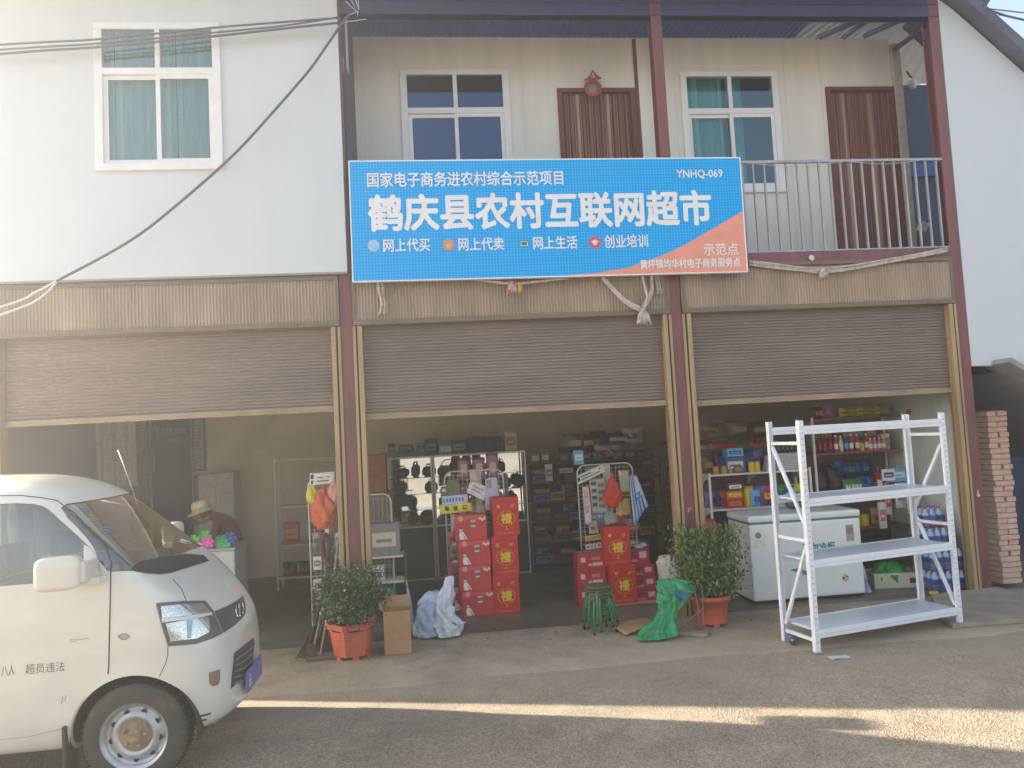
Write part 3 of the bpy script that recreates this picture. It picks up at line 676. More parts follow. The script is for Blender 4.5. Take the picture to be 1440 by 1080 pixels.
def boolean(me, cut, op):
    a = link('boolean_a', me); c = link('boolean_b', cut)
    md = a.modifiers.new('b', 'BOOLEAN'); md.object = c; md.operation = op; md.solver = 'EXACT'
    r = eval_mesh(a); bpy.data.objects.remove(c); bpy.data.meshes.remove(cut); return r
cuts = {
 'windscreen': lambda mb: mb.prism(wind, 'x', .75, 1.75, m_black),
 'door_window': lambda mb: mb.prism(sfront(), 'y', -1, 1, m_black),
 'side_window': lambda mb: mb.prism(side_mid, 'y', -1.01, 1.01, m_black),
 'rear_side_window': lambda mb: mb.prism(side_rear, 'y', -1.02, 1.02, m_black),
 'rear_window': lambda mb: mb.prism([(-.52, 1.28), (.52, 1.28), (.47, 1.62), (-.47, 1.62)], 'x', -2.3, -1.8, m_black)}
sh = vsurf.copy(); o = link('shell', sh); sm = o.modifiers.new('s', 'SOLIDIFY'); sm.thickness = .03; sm.offset = -1; sm.use_even_offset = False
shell = eval_mesh(o)
for k, fn in cuts.items(): shell = boolean(shell, cutter(fn), 'DIFFERENCE')
for wx in (1.29, -1.21):
    for s in (-1, 1):
        ys = sorted((s * .50, s * 1.0))
        shell = boolean(shell, cutter(lambda mb: mb.lathe([(.372, ys[0]), (.372, ys[1])], m_black, 48, 'y', (wx, 0, .315))), 'DIFFERENCE')
shell.materials.clear(); shell.materials.append(m_van)
for p in shell.polygons: p.use_smooth = True
body = link('body', shell, VAN); shell.name = 'body'
try:
    shell.set_sharp_from_angle(angle=rad(35))
except Exception: pass
def pane_from(fn, name, keep):
    me = vsurf.copy(); o = link('p', me); ds = o.modifiers.new('d', 'DISPLACE'); ds.strength = -.007; ds.mid_level = 0; me = eval_mesh(o); tr = tree_of(me)
    r = boolean(me, cutter(fn), 'INTERSECT'); b = bmesh.new(); b.from_mesh(r)
    bad = [f for f in b.faces if (tr.find_nearest(f.calc_center_median())[3] or 0) > .0015 or not keep(f.calc_center_median())]
    bmesh.ops.delete(b, geom=bad, context='FACES'); b.to_mesh(r); b.free(); r.materials.clear(); r.materials.append(g_van); r.name = name
    for p in r.polygons: p.use_smooth = True
    return link(name, r, VAN)
pane_from(cuts['windscreen'], 'windscreen', lambda c: True); pane_from(cuts['rear_window'], 'rear_window', lambda c: True)
for s in (-1, 1):
    pane_from(cuts['door_window'], 'door_window', lambda c: c.y * s > .3)
    pane_from(cuts['side_window'], 'side_window', lambda c: c.y * s > .3)
    pane_from(cuts['rear_side_window'], 'side_window', lambda c: c.y * s > .3)

# ---- decals that lie on the skin
def onskin(pts, lift): return [q + n * lift for q, n in (vpt(*p) for p in pts) if q is not None]
def dense(pts, step=4., closed=False):
    out = []; P_ = list(pts) + ([pts[0]] if closed else [])
    for a, b_ in zip(P_, P_[1:]):
        k = max(1, int(math.hypot(b_[0] - a[0], b_[1] - a[1]) / step)); out += [(a[0] + (b_[0] - a[0]) * i / k, a[1] + (b_[1] - a[1]) * i / k) for i in range(k)]
    if not closed: out.append(P_[-1])
    return out
def skin_tube(pts, r, mat, name, parent=None, lift=.001, closed=False):
    mb = MB(); q = onskin(dense(pts, 4, closed), lift); mb.tube(q, r, mat, 6, closed); return mb.build(name, parent or VAN)
def skin_patch(poly, mat, name, parent=None, lift=.003, step=3., thick=0.):
    bd = dense(poly, step, True); xs_ = [p[0] for p in bd]; ys = [p[1] for p in bd]
    def inside(x, y):
        c = False
        for (x1, y1), (x2, y2) in zip(bd, bd[1:] + bd[:1]):
            if (y1 > y) != (y2 > y) and x < (x2 - x1) * (y - y1) / (y2 - y1) + x1: c = not c
        return c
    n0 = len(bd); pts = [Vector(p) for p in bd]
    y = min(ys) + step / 2
    while y < max(ys):
        x = min(xs_) + step / 2
        while x < max(xs_):
            if inside(x, y) and min((x - q[0]) ** 2 + (y - q[1]) ** 2 for q in bd) > (step * .5) ** 2: pts.append(Vector((x, y)))
            x += step
        y += step
    r = delaunay_2d_cdt(pts, [(i, (i + 1) % n0) for i in range(n0)], [list(range(n0))], 1, 1e-4)
    v = []; ok = []
    for p in r[0]:
        q, n = vpt(p.x, p.y); ok.append(q is not None); v.append(q + n * lift if q else Vector())
    mb = MB(); mb.add(v, [f for f in r[2] if all(ok[i] for i in f)], mat, True)
    return mb.build(name, parent or VAN, fix=False)
# shut lines
skin_tube([(58, 700), (80, 704), (105, 722), (150, 770), (156, 790), (155, 850), (153, 935), (152, 948)], .0036, m_seam, 'door_seam')
skin_tube([(-40, 698), (30, 697), (58, 700)], .0036, m_seam, 'door_seam')
skin_tube([(157, 803), (190, 802)], .0022, m_seam, 'wing_seam')
skin_tube([(236, 909), (236, 922), (233, 932), (224, 952)], .0022, m_seam, 'bumper_seam')
skin_tube([(243, 815), (255, 828), (262, 846)], .0022, m_seam, 'bonnet_seam')
skin_tube([(-40, 1044), (40, 1036), (98, 1022), (106, 1000), (120, 980)], .002, P(170, 164, 152), 'sill_line')
# cowl
skin_patch([(190, 804), (205, 806.5), (224, 808), (240, 806), (262, 799), (294, 789), (286, 781), (262, 779), (225, 784), (196, 790), (186, 797)], m_black, 'cowl', lift=.004)
# headlight
HO = [(220.5, 849), (255, 846.5), (288, 846), (299, 860), (306, 874), (312, 890), (298, 897), (274, 904.5), (237, 907.5), (228, 878)]
hl = skin_patch(HO, P(92, 92, 94, rough=.35), 'headlight', lift=.003)
m_lens = M('lamp_lens', (222, 222, 214), .08, .75, var=.35, scale=22, stretch=(3, 3, 9))
skin_patch([(226, 853), (256, 850), (285, 849.5), (295, 861), (268, 866), (228, 869)], m_lens, 'upper_lens', hl, .007)
skin_patch([(233, 877), (262, 872), (291, 867), (294, 874), (294, 889), (276, 898), (240, 902)], m_lens, 'lower_lens', hl, .007)
skin_patch([(225.5, 869.5), (262, 867), (297, 861.5), (298, 865.5), (262, 871.5), (227, 875.5)], m_van, 'divider', hl, .007)
skin_patch([(262, 873), (270, 872), (268, 897), (263, 898)], P(150, 190, 205, rough=.1), 'bulb_holder', hl, .009)
skin_tube(HO, .006, P(112, 110, 108, rough=.3), 'rim', hl, .003, True)
# grille band, emblem, lower grille, plate
gr = skin_patch([(301, 860), (318, 853), (332, 845), (341, 838), (345, 850), (344.5, 864), (338, 872), (326, 882), (314, 890), (307, 874)], P(86, 82, 90, rough=.3), 'grille', lift=.004)
mb = MB(); c, n = vpt(336.5, 861)
mb.tube(onskin(dense([(331, 852), (330, 860), (332, 869)], 2), .012), .008, m_chrome, 6).tube(onskin(dense([(334, 850), (334.5, 858), (335, 868)], 2), .012), .007, m_chrome, 6).tube(onskin(dense([(339, 848), (340.5, 856), (339, 864)], 2), .012), .007, m_chrome, 6)
mb.build('emblem', gr)
lg = skin_patch([(329, 918), (343, 907), (356, 897), (357.5, 905), (355, 930), (352, 942), (336, 958), (324, 969), (326, 945)], P(74, 74, 76, rough=.6), 'lower_grille', lift=.003)
mb = MB()
for k in range(5):
    d = 8 + k * 10
    mb.tube(onskin(dense([(329 - k * .6, 922 + d * .8), (342, 911 + d), (355 - k * .6, 900 + d)], 3), .010), .006, P(120, 120, 122, rough=.4), 5)
mb.build('grille_bar', lg)
mb = MB(); xf = T((1.845, -.02, .44), rz=0)
mb.box(.0, .012, -.22, .22, -.07, .07, P(120, 112, 168), .003, xf=xf); pl = mb.build('number_plate', VAN)
pl_t = text_mesh('云L', (-.19, -.10, -.045, .045), 0, P(226, 226, 236), .02); o = link('plate_mark', pl_t, pl); o.matrix_local = Matrix.Translation((1.860, -.02, .44)) @ Matrix.Rotation(rad(90), 4, 'Z')
skin_patch([(293.5, 946), (309, 941), (309, 957), (306, 963), (299, 965), (294, 960)], P(150, 116, 100, rough=.25), 'indicator', lift=.004)
ex = skin_patch([(166, 894.5), (171, 891.5), (178, 891.5), (183, 895), (178, 899), (171, 899)], P(176, 168, 156, rough=.3), 'side_repeater', lift=.004)
skin_tube([(166, 894.5), (171, 891), (178, 891), (183, 895), (178, 899), (171, 899)], .0025, P(150, 146, 138), 'repeater_rim', ex, .004, True)
# door lettering on the skin (van coordinates; near side faces -y)
def skin_text(body, px0, px1, pyt, pyb, name):
    q0, q1 = vpt(px0, (pyt + pyb) / 2)[0], vpt(px1, (pyt + pyb) / 2)[0]; zt, zb = vpt((px0 + px1) / 2, pyt)[0].z, vpt((px0 + px1) / 2, pyb)[0].z
    me = text_mesh(body, (q0.x, q1.x, zb, zt), -.785, P(120, 116, 108, rough=.8), 0, name)
    for v in me.vertices:
        h = vtree.ray_cast(Vector((v.co.x, -2, v.co.z)), Vector((0, 1, 0)))
        if h[0]: v.co.y = h[0].y - .002
    link(name, me, VAN)
skin_text('八人', 2, 21, 935, 950, 'door_lettering'); skin_text('超员违法', 36, 91, 932, 946, 'door_lettering')
mb = MB()
for pts in ([(98, 900), (112, 899), (126, 898)], [(98, 902.5), (108, 902)], [(86, 990), (88, 980)], [(91, 985), (93, 978)]): mb.tube(onskin(dense(pts, 3), .0005), .0016, P(140, 132, 118), 5)
mb.build('scratch', VAN)
mb = MB()
for pts in ([(268, 1014), (276, 1008), (286, 1006), (296, 1003)], [(272, 1018), (282, 1013), (290, 1012)]): mb.tube(onskin(dense(pts, 3), .001), .006, P(70, 66, 60, rough=.9), 5)
mb.build('bumper_scuff', VAN)
# mirror
def pillow(mb, dx, dy, dz, mat, xf, e=.35, n=24):
    """rounded block (superellipsoid)"""
    sg = lambda c, k: math.copysign(abs(c) ** k, c)
    def fn(u, v):
        a, b_ = -math.pi + 2 * math.pi * u, -math.pi / 2 + math.pi * v
        return (dx / 2 * sg(math.cos(b_), e) * sg(math.cos(a), e), dy / 2 * sg(math.cos(b_), e) * sg(math.sin(a), e), dz / 2 * sg(math.sin(b_), e))
    return mb.grid(fn, n * 2, n, mat, True, xf)
mb = MB(); pillow(mb, .245, .13, .20, m_van, T((.965, -.90, 1.365), rz=rad(12)), .42); mr = mb.build('mirror', VAN)
skin_patch([(118, 766), (126, 770), (134, 781), (139, 797), (140, 812), (136, 819), (108, 822), (108, 814), (118, 812)], m_van, 'mirror_base', mr, .006)
MB().box(1.02, 1.16, -.83, -.71, 1.275, 1.315, m_van, .008).box(1.06, 1.11, -.90, -.71, 1.30, 1.42, m_van, .012).build('mirror_arm', mr)
mb = MB(); pillow(mb, .13, .22, .20, m_van, T((1.02, .88, 1.36)), .42); mb.box(1.0, 1.12, .71, .84, 1.27, 1.31, m_van, .008); mb.build('mirror', VAN)
# wheels
def wheel(x, s):
    y0 = s * .70; t_ = MB(); w_ = .165
    prof = [(.20, 0), (.235, -.006), (.275, -.004), (.298, .008), (.312, .03), (.315, .05), (.315, w_ - .05), (.312, w_ - .03), (.298, w_ - .008), (.27, w_), (.20, w_)]
    t_.lathe([(r, -s * h) for r, h in prof], m_tyre, 48, 'y', (0, 0, 0), caps=False)
    for k in range(60):
        a = 2 * math.pi * k / 60; t_.box(-.006, .006, min(-s * .02, -s * (w_ - .02)), max(-s * .02, -s * (w_ - .02)), .310, .319, m_black, xf=Matrix.Rotation(a, 4, 'Y'))
    wo = t_.build('wheel', VAN); wo.location = (x, y0, .315)
    r = MB(); pr = [(.203, -.004), (.206, .004), (.198, .012), (.188, .012), (.180, .035), (.168, .05), (.150, .042), (.135, .028), (.115, .022), (.10, .03), (.094, .036), (0, .036)]
    r.lathe([(a, -s * h) for a, h in pr], m_rim, 48, 'y', caps=False); ro = r.build('rim', wo)
    for k in range(9):
        h = MB(); a = 2 * math.pi * k / 9 + .35; h.lathe([(0, 0), (.016, 0), (.016, s * .003), (0, s * .003)], m_black, 14, 'y', (math.sin(a) * .146, -s * .037, math.cos(a) * .146), caps=False); h.build('rim_hole', wo)
    h = MB()
    h.lathe([(.098, -s * .034), (.09, -s * .024), (.05, -s * .022), (.045, -s * .012), (.035, -s * .002), (.02, -s * .002), (0, -s * .006)], m_hub, 30, 'y', caps=False)
    for k in range(5):
        a = 2 * math.pi * k / 5 + .2; h.lathe([(.012, -s * .024), (.011, -s * .004), (0, -s * .002)], m_hub, 6, 'y', (math.sin(a) * .064, 0, math.cos(a) * .064), caps=False)
    h.build('hub', wo)
    MB().lathe([(.30, -s * .165), (.30, -s * .22)], m_black, 24, 'y').build('brake', wo)
for x in (1.29, -1.21):
    for s in (-1, 1): wheel(x, s)
# arch liners, mud flap, floor
for x in (1.29, -1.21):
    mb = MB(); mb.grid(lambda u, v: (x + .374 * math.cos(math.pi * (u * 1.1 - .05)), -.69 + 1.38 * v, .315 + .374 * math.sin(math.pi * (u * 1.1 - .05))), 24, 4, M('arch_liner', (58, 54, 50), .9)); mb.build('arch_liner', VAN)
for s in (-1, 1): MB().box(.885, .905, min(s * .56, s * .725), max(s * .56, s * .725), .10, .42, P(82, 72, 62, rough=.9), .006, xf=T((0, 0, 0), ry=.0)).build('mud_flap', VAN)
MB().box(-1.9, 1.40, -.48, .48, .20, .26, m_black).build('floor_pan', VAN)
# cabin
mb = MB(); mb.prism([(1.36, 1.0), (1.36, 1.17), (1.16, 1.20), (1.03, 1.17), (1.0, 1.05), (1.10, .8), (1.3, .7)], 'y', -.60, .60, P(60, 62, 66, rough=.8)); da = mb.build('dashboard', VAN)
MB().grid(lambda u, v: (1.10 + .2 * u, -.35 + .5 * v, 1.225 + .03 * math.sin(u * 5) * math.sin(v * 7)), 10, 12, P(196, 208, 222, rough=.7)).build('paper', da)
MB().box(1.05, 1.2, .15, .32, 1.24, 1.33, P(150, 186, 208), .02, T((0, 0, 0), rz=.0)).build('tissue_pack', da)
mb = MB(); mb.tube([(1.0 + .07 * math.sin(a), -.36 + .19 * math.cos(a), 1.16 + .17 * math.sin(a)) for a in np.linspace(0, 2 * math.pi, 25)[:-1]], .014, m_black, 8, True).tube([(1.0, -.54, 1.16), (1.0, -.18, 1.16)], .014, m_black, 6).tube([(1.0, -.36, 1.16), (1.15, -.36, 1.05)], .03, m_black, 8); mb.build('steering_wheel', VAN)
for sx_ in (.42, -.55, -1.35):
    for sy_ in (-.36, .36):
        mb = MB(); xf = T((sx_, sy_, 0), ry=-.16)
        mb.box(-.06, .07, -.24, .24, .62, 1.28, m_vinyl, .04, T((sx_, sy_, 0)) @ Matrix.Rotation(0, 4, 'Y')).box(-.02, .48, -.24, .24, .55, .72, m_vinyl, .05, T((sx_, sy_, 0)))
        st = mb.build('seat', VAN); MB().box(-.055, .05, -.14, .14, 1.30, 1.50, m_vinyl, .045, T((sx_, sy_, 0))).build('headrest', st)
# stickers and charms inside the windscreen
for (px, py, r, c) in ((120, 714, .045, (90, 185, 255)), (133, 726, .05, (206, 196, 120)), (152, 742, .05, (90, 185, 255)), (186, 758, .03, (120, 176, 200))):
    q, n = vpt(px, py); q = q - n * .012; mb = MB(); rr = random.Random(px)
    for k in range(6):
        a = k * math.pi / 3; d = Vector((0, math.cos(a), math.sin(a))); d = (d - n * d.dot(n)).normalized(); mb.lathe([(0, -.004), (r * .42, 0), (0, .004)], P(*c), 10, 'z', tuple(q + d * r * .5), caps=False)
    mb.build('windscreen_sticker', VAN)
# aerial
q, n = vpt(196, 713); a, b_ = Vector((q.x, q.y, q.z)), Vector(at(166, 633, VY + q.y)) - VO
MB().tube([a - Vector((0, 0, .03)), a.lerp(b_, .5), b_], [.004, .003, .002], P(196, 192, 184, rough=.3), 6).lathe([(0, -.006), (.006, 0), (0, .006)], m_chrome, 8, 'z', tuple(b_), caps=False).build('aerial', VAN)
# far windscreen pillar gleam: chrome strip added along the far A pillar to imitate it
mb = MB(); tr = [vtree.ray_cast(Vector((x, 3, z)), Vector((0, -1, 0)))[0] for x, z in ((1.36, 1.27), (1.27, 1.38), (1.16, 1.50), (1.06, 1.62))]
mb.tube([q + Vector((0, .004, 0)) for q in tr if q], .006, m_chrome, 6); mb.build('pillar_gleam', VAN)
bpy.data.meshes.remove(vsurf)
# ================================================================ things in front of the shops
# ---- white steel rack on the pavement edge
m_rackw = M('rack_white_enamel', (232, 234, 240), .35, var=.05, scale=5)
m_board = M('pale_steel_board', (206, 216, 226), .3, var=.06, scale=3)
RW, RD, RH = 1.683, .453, 2.0
RK = thing('storage_rack', 'tall empty white slotted steel rack with three shelves standing on the pavement at the right', 'rack', (2.876, -1.547, .0), .2236)
for x in (0, RW):
    for y in (0, RD):
        sx_ = 1 if x == 0 else -1; syy = 1 if y == 0 else -1; mb = MB()
        mb.box(min(x, x + sx_ * .05), max(x, x + sx_ * .05), min(y, y + syy * .003), max(y, y + syy * .003), .008, RH, m_rackw)
        mb.box(min(x, x + sx_ * .003), max(x, x + sx_ * .003), min(y + syy * .003, y + syy * .042), max(y + syy * .003, y + syy * .042), .008, RH, m_rackw)
        mb.box(min(x + sx_ * .047, x + sx_ * .05), max(x + sx_ * .047, x + sx_ * .05), min(y + syy * .003, y + syy * .03), max(y + syy * .003, y + syy * .03), .008, RH, m_rackw)
        mb.box(min(x - .004 * sx_, x + sx_ * .056), max(x - .004 * sx_, x + sx_ * .056), min(y - .004 * syy, y + syy * .046), max(y - .004 * syy, y + syy * .046), 0, .012, P(200, 204, 212))
        po = mb.build('post', RK); mb = MB(); yf = y - syy * .0006
        for k in range(38):
            z = .08 + k * .05
            for xo in (.017, .033): mb.box(x + sx_ * xo - .003, x + sx_ * xo + .003, min(yf, y), max(yf, y), z, z + .014, P(166, 170, 178))
        tag(mb.build('slot_row', po), kind='stuff')
for z, brd in ((1.875, 0), (1.245, 1), (.715, 1), (.115, 1)):
    mb = MB(); h = .07
    for y0, y1 in ((.004, .03), (RD - .03, RD - .004)):
        mb.box(.051, RW - .051, y0, y1, z, z + h, m_rackw, .004); mb.box(.051, RW - .051, y0 - .0015 if y0 < .1 else y0, y1 if y0 < .1 else y1 + .0015, z + .028, z + .034, P(210, 212, 220))
    o = mb.build('beam', RK)
    if brd:
        mb = MB()
        for k in range(3):
            a = .06 + (RW - .12) * k / 3; mb.box(a + .001, a + (RW - .12) / 3 - .001, .031, RD - .031, z + .045, z + .066, m_board, .002)
        mb.build('shelf_board', RK)
def brace(x, pts, r=.013):
    for (y0, z0), (y1, z1) in pts:
        L_ = math.hypot(y1 - y0, z1 - z0); a = math.atan2(z1 - z0, y1 - y0); xf = T((x, y0, z0), rx=a)
        MB().box(-.012, .012, 0, L_, -.014, .014, m_rackw, xf=xf).build('brace', RK)
for x in (.022, RW - .022):
    brace(x, [((.045, .10), (RD - .045, .10)), ((.045, .95), (RD - .045, .95)), ((.045, 1.80), (RD - .045, 1.80)), ((RD - .05, .16), (.05, .90)) if x < 1 else ((.05, .2), (RD - .05, .98)), ((.05, 1.10), (RD - .05, 1.76)) if x < 1 else ((RD - .05, 1.10), (.05, 1.70))])

# ---- planters
m_terra = M('terracotta_plastic', (196, 96, 72), .55, var=.14, scale=5, dirt=(168, 84, 66))
m_soil = P(70, 54, 40, rough=.95); m_leaf = [M('leaf_%d' % i, c, .5, var=.35, scale=7) for i, c in enumerate(((78, 110, 56), (100, 132, 64), (60, 88, 48), (134, 158, 78), (44, 66, 38)))]
m_stem = P(86, 70, 50, rough=.9)
def foliage(parent, n, rx, ry, h0, h1, size, seed, lumps, upright=0., weights=(4, 3, 3, 1, 2)):
    rr = random.Random(seed); mb = MB(); cl = []
    for i in range(lumps):
        a = rr.uniform(0, 6.28); q = rr.uniform(.1, 1) ** .5
        cl.append((math.cos(a) * q * rx * .72, math.sin(a) * q * ry * .72, h0 + (h1 - h0) * rr.uniform(.12, .86), rr.uniform(.10, .19) * rx / .3))
    pool = [m_leaf[i] for i, w_ in enumerate(weights) for _ in range(w_)]
    for i in range(n):
        c = rr.choice(cl); r_ = c[3] * rr.uniform(.25, 1.15) ; a = rr.uniform(0, 6.28); b_ = math.acos(rr.uniform(-1, 1))
        p = Vector((c[0] + r_ * math.sin(b_) * math.cos(a), c[1] + r_ * math.sin(b_) * math.sin(a), c[2] + r_ * math.cos(b_) * (1.0 + upright)))
        if p.z < h0 - .02 or p.z > h1 + .05: continue
        d = Vector((rr.gauss(0, 1), rr.gauss(0, 1), rr.gauss(.3 + upright, .8))).normalized(); s_ = size * rr.uniform(.6, 1.3)
        u = d.orthogonal().normalized(); u.rotate(Matrix.Rotation(rr.uniform(0, 6.28), 3, d)); n_ = d.cross(u)
        q = [p, p + d * s_ * .5 + u * s_ * .26 + n_ * s_ * .05, p + d * s_, p + d * s_ * .5 - u * s_ * .26 + n_ * s_ * .05]
        mb.add(q, [(0, 1, 2, 3)], rr.choice(pool), False)
    mb.build('foliage', parent, fix=False); mb = MB()
    for c in cl[:16]: mb.tube([(c[0] * .15, c[1] * .15, h0 - .12), (c[0] * .6, c[1] * .6, (h0 + c[2]) / 2), (c[0], c[1], c[2])], [.010, .007, .003], m_stem, 5)
    mb.build('stems', parent)
def planter(label, loc, rz, nside, r0, r1, h, **k):
    t = thing('potted_shrub', label, 'potted plant', loc, rz); mb = MB()
    pr = [(r0, .03), (r0 * 1.0, .04), (r1 * .97, h - .05), (r1 * 1.08, h - .05), (r1 * 1.10, h), (r1 * .99, h), (r1 * .93, h - .07), (0, h - .07)]
    mb.lathe(pr, m_terra, nside, 'z', smooth=nside > 12, caps=False); mb.lathe([(r0, .03), (0, .03)], m_terra, nside, 'z', caps=False)
    for i in range(6):
        a = 2 * math.pi * (i + .5) / 6; mb.box(-.03, .03, -.012, .012, 0, .034, m_terra, .003, T((r0 * .9 * math.cos(a), r0 * .9 * math.sin(a), 0), rz=a + math.pi / 2))
    mb.build('pot', t); MB().lathe([(r1 * .935, h - .066), (r1 * .6, h - .055), (0, h - .05)], m_soil, 18, caps=False).build('soil', t)
    foliage(t, **k); return t
planter('low rounded boxwood in an angular terracotta pot at the first maroon column', (-1.158, -.46, 0), .25, 6, .175, .222, .335, n=5200, rx=.33, ry=.30, h0=.33, h1=.82, size=.036, seed=5, lumps=60)
planter('taller feathery shrub in a round terracotta pot before the second maroon column', (2.385, -.38, 0), 0, 28, .15, .19, .30, n=5600, rx=.38, ry=.32, h0=.31, h1=.92, size=.042, seed=8, lumps=54, upright=1.2, weights=(3, 4, 2, 2, 1))

# ---- cardboard box, plastic bags, umbrella, tools
m_kraft = M('kraft_cardboard', (190, 146, 102), .85, var=.1, scale=6); m_kraftd = P(120, 90, 64, rough=.9)
t = thing('cardboard_box', 'open brown cardboard box standing upright between the boxwood pot and the white bags', 'box', (-.735, -.44, .004), .03)
mb = MB(); w2, d2, h = .125, .10, .40
mb.box(-w2, w2, -d2, -d2 + .004, 0, h, m_kraft).box(-w2, w2, d2 - .004, d2, 0, h, m_kraft).box(-w2, -w2 + .004, -d2 + .004, d2 - .004, 0, h, m_kraft).box(w2 - .004, w2, -d2 + .004, d2 - .004, 0, h, m_kraft).box(-w2 + .004, w2 - .004, -d2 + .004, d2 - .004, 0, .004, m_kraftd)
mb.build('carton', t); mb = MB(); mb.box(-w2 + .01, w2 - .01, 0, .11, -.003, .003, m_kraft, xf=T((0, d2, h), rx=1.1)).build('flap', t)
MB().box(-.003, .003, -d2 + .01, d2 - .01, 0, .09, m_kraft, xf=T((-w2, 0, h), ry=-.5)).build('flap', t)
m_bag = M('white_film', (220, 222, 230), .3, var=.12, scale=9, bump=.5, bscale=40); m_bagb = M('bluish_film', (184, 204, 228), .3, var=.18, scale=8, bump=.5, bscale=40)
def blob(mb, rings, mat, seed, amp=.02, n=40, cap=True, crease=.35):
    rr = random.Random(seed); ph = [(rr.uniform(0, 6.28), rr.randint(3, 9), rr.uniform(.4, 1)) for _ in range(5)]; out = []
    P_ = []
    for i in range(len(rings) - 1):
        for k in range(6):
            t_ = k / 6; s_ = t_ * t_ * (3 - 2 * t_) * .5 + t_ * .5; P_.append([a + (b_ - a) * s_ for a, b_ in zip(rings[i], rings[i + 1])])
    P_.append(list(rings[-1]))
    for i, (cx, cy_, cz, rx, ry) in enumerate(P_):
        r_ = []
        for j in range(n):
            a = 2 * math.pi * j / n; w_ = sum(q[2] * math.sin(q[1] * a + q[0] + i * .35 * (1 if q[1] % 2 else -1)) for q in ph) * amp / 2
            cr = abs(math.sin(a * ph[0][1] + i * .45 + ph[0][0])) + .7 * abs(math.sin(a * (ph[1][1] + 4) - i * .7 + ph[1][0])) - .9; w_ += amp * crease * 2.2 * cr * min(1., 4 * min(rx, ry) / .1)
            w_ += amp * .22 * rr.gauss(0, 1)
            r_.append((cx + (rx + w_ * min(1, rx / .1)) * math.cos(a), cy_ + (ry + w_ * min(1, ry / .1)) * math.sin(a), cz + w_ * .25))
        out.append(r_)
    return mb.loft(out, mat, cap)
mb = MB(); blob(mb, [(0, 0, .0, .06, .06), (.0, 0, .02, .12, .10), (0, 0, .16, .12, .10), (.02, 0, .28, .11, .10), (.04, 0, .36, .10, .09), (.10, 0, .45, .06, .06), (.16, .02, .44, .03, .03)], m_bagb, 4, .022)
o = mb.build('plastic_bag'); o.location = (-.46, -.02, .004); tag(o, 'slumped bluish white plastic bag, left one of two beside the red gift boxes', 'plastic bag')
mb = MB(); blob(mb, [(0, 0, 0, .07, .06), (.01, 0, .02, .13, .11), (.02, 0, .12, .14, .11), (-.01, 0, .22, .09, .09), (-.03, 0, .30, .09, .08), (0, 0, .40, .08, .07), (.04, 0, .50, .045, .035), (.06, 0, .58, .035, .02), (.07, 0, .60, .01, .01)], m_bag, 9, .026)
o = mb.build('plastic_bag'); o.location = (-.27, -.06, .004); tag(o, 'tall knotted white plastic bag with an upright twisted neck, right one of two', 'plastic bag')
mb = MB(); mb.box(-.03, .03, -.005, .005, -.01, .01, P(60, 150, 80), .003, T((-.19, -.17, .16), ry=.8)); o = mb.build('green_tag'); tag(o, 'tiny green scrap stuck on the knotted white bag', 'scrap')
t = thing('umbrella', 'furled pale violet umbrella with a yellow tip leaning behind the cardboard box', 'umbrella', (-.60, .02, .004)); t.rotation_euler = (-.12, -.10, 0)
MB().tube([(0, 0, .02), (0, 0, .1), (0, 0, .35), (0, 0, .50)], [.012, .03, .024, .010], P(168, 164, 196, rough=.7), 10).build('canopy', t); MB().tube([(0, 0, .50), (0, 0, .58)], [.011, .006], P(206, 184, 70), 8).build('tip', t)
def tool(name, label, base, top, head, colour, hooked=False):
    mb = MB(); a, b_ = Vector(base), Vector(top); t = thing(name, label, 'tool', base); d = b_ - a
    pts = [Vector((0, 0, .02)), d * .5, d]
    if hooked: pts += [d + Vector((.02, 0, .035)), d + Vector((.055, 0, .03)), d + Vector((.07, 0, -.03))]
    MB().tube(pts, .011, colour, 7).build('handle', t)
    if head == 'bar': MB().box(-.13, .13, -.02, .02, 0, .034, P(110, 104, 92, rough=.6), .006, T((0, 0, 0), rz=.08)).build('head', t)
    if head == 'broom':
        mb = MB()
        for i in range(26):
            q = (i / 25 - .5); mb.tube([(d.x * .28 + q * .03, d.y * .28, d.z * .28), (q * .2, RNG.uniform(-.03, .03), .0)], [.005, .003], P(92, 70, 48, rough=.95), 4)
        mb.build('bristles', t)
    if head == 'blade': MB().prism([(-.05, 0), (.05, 0), (.035, .15), (-.035, .15)], 'y', -.004, .004, P(84, 76, 70, rough=.6)).build('head', t)
m_pole = P(150, 142, 128, rough=.6); m_poled = P(74, 60, 50, rough=.8)
tool('rake', 'grey T headed scraper leaning in front of the dark brooms', (-1.46, -.52, .004), (-1.36, -.20, .62), 'bar', m_pole)
tool('broom', 'dark broom leaning to the left of the scraper', (-1.60, -.40, .004), (-1.38, .12, .92), 'broom', m_poled)
tool('broom', 'short dark broom leaning between the boxwood pot and the first column', (-1.50, -.22, .004), (-1.34, .1, .80), 'broom', P(70, 54, 44, rough=.9))
tool('hoe', 'long grey handled hoe with a curled hook leaning on the wire stand', (-1.43, -.25, .004), (-1.32, .18, 1.16), 'blade', P(132, 134, 128, rough=.5), True)
tool('hoe', 'thin pale hoe leaning at the far left of the leaning tools', (-1.54, -.50, .004), (-1.42, .05, .70), 'blade', m_pole)

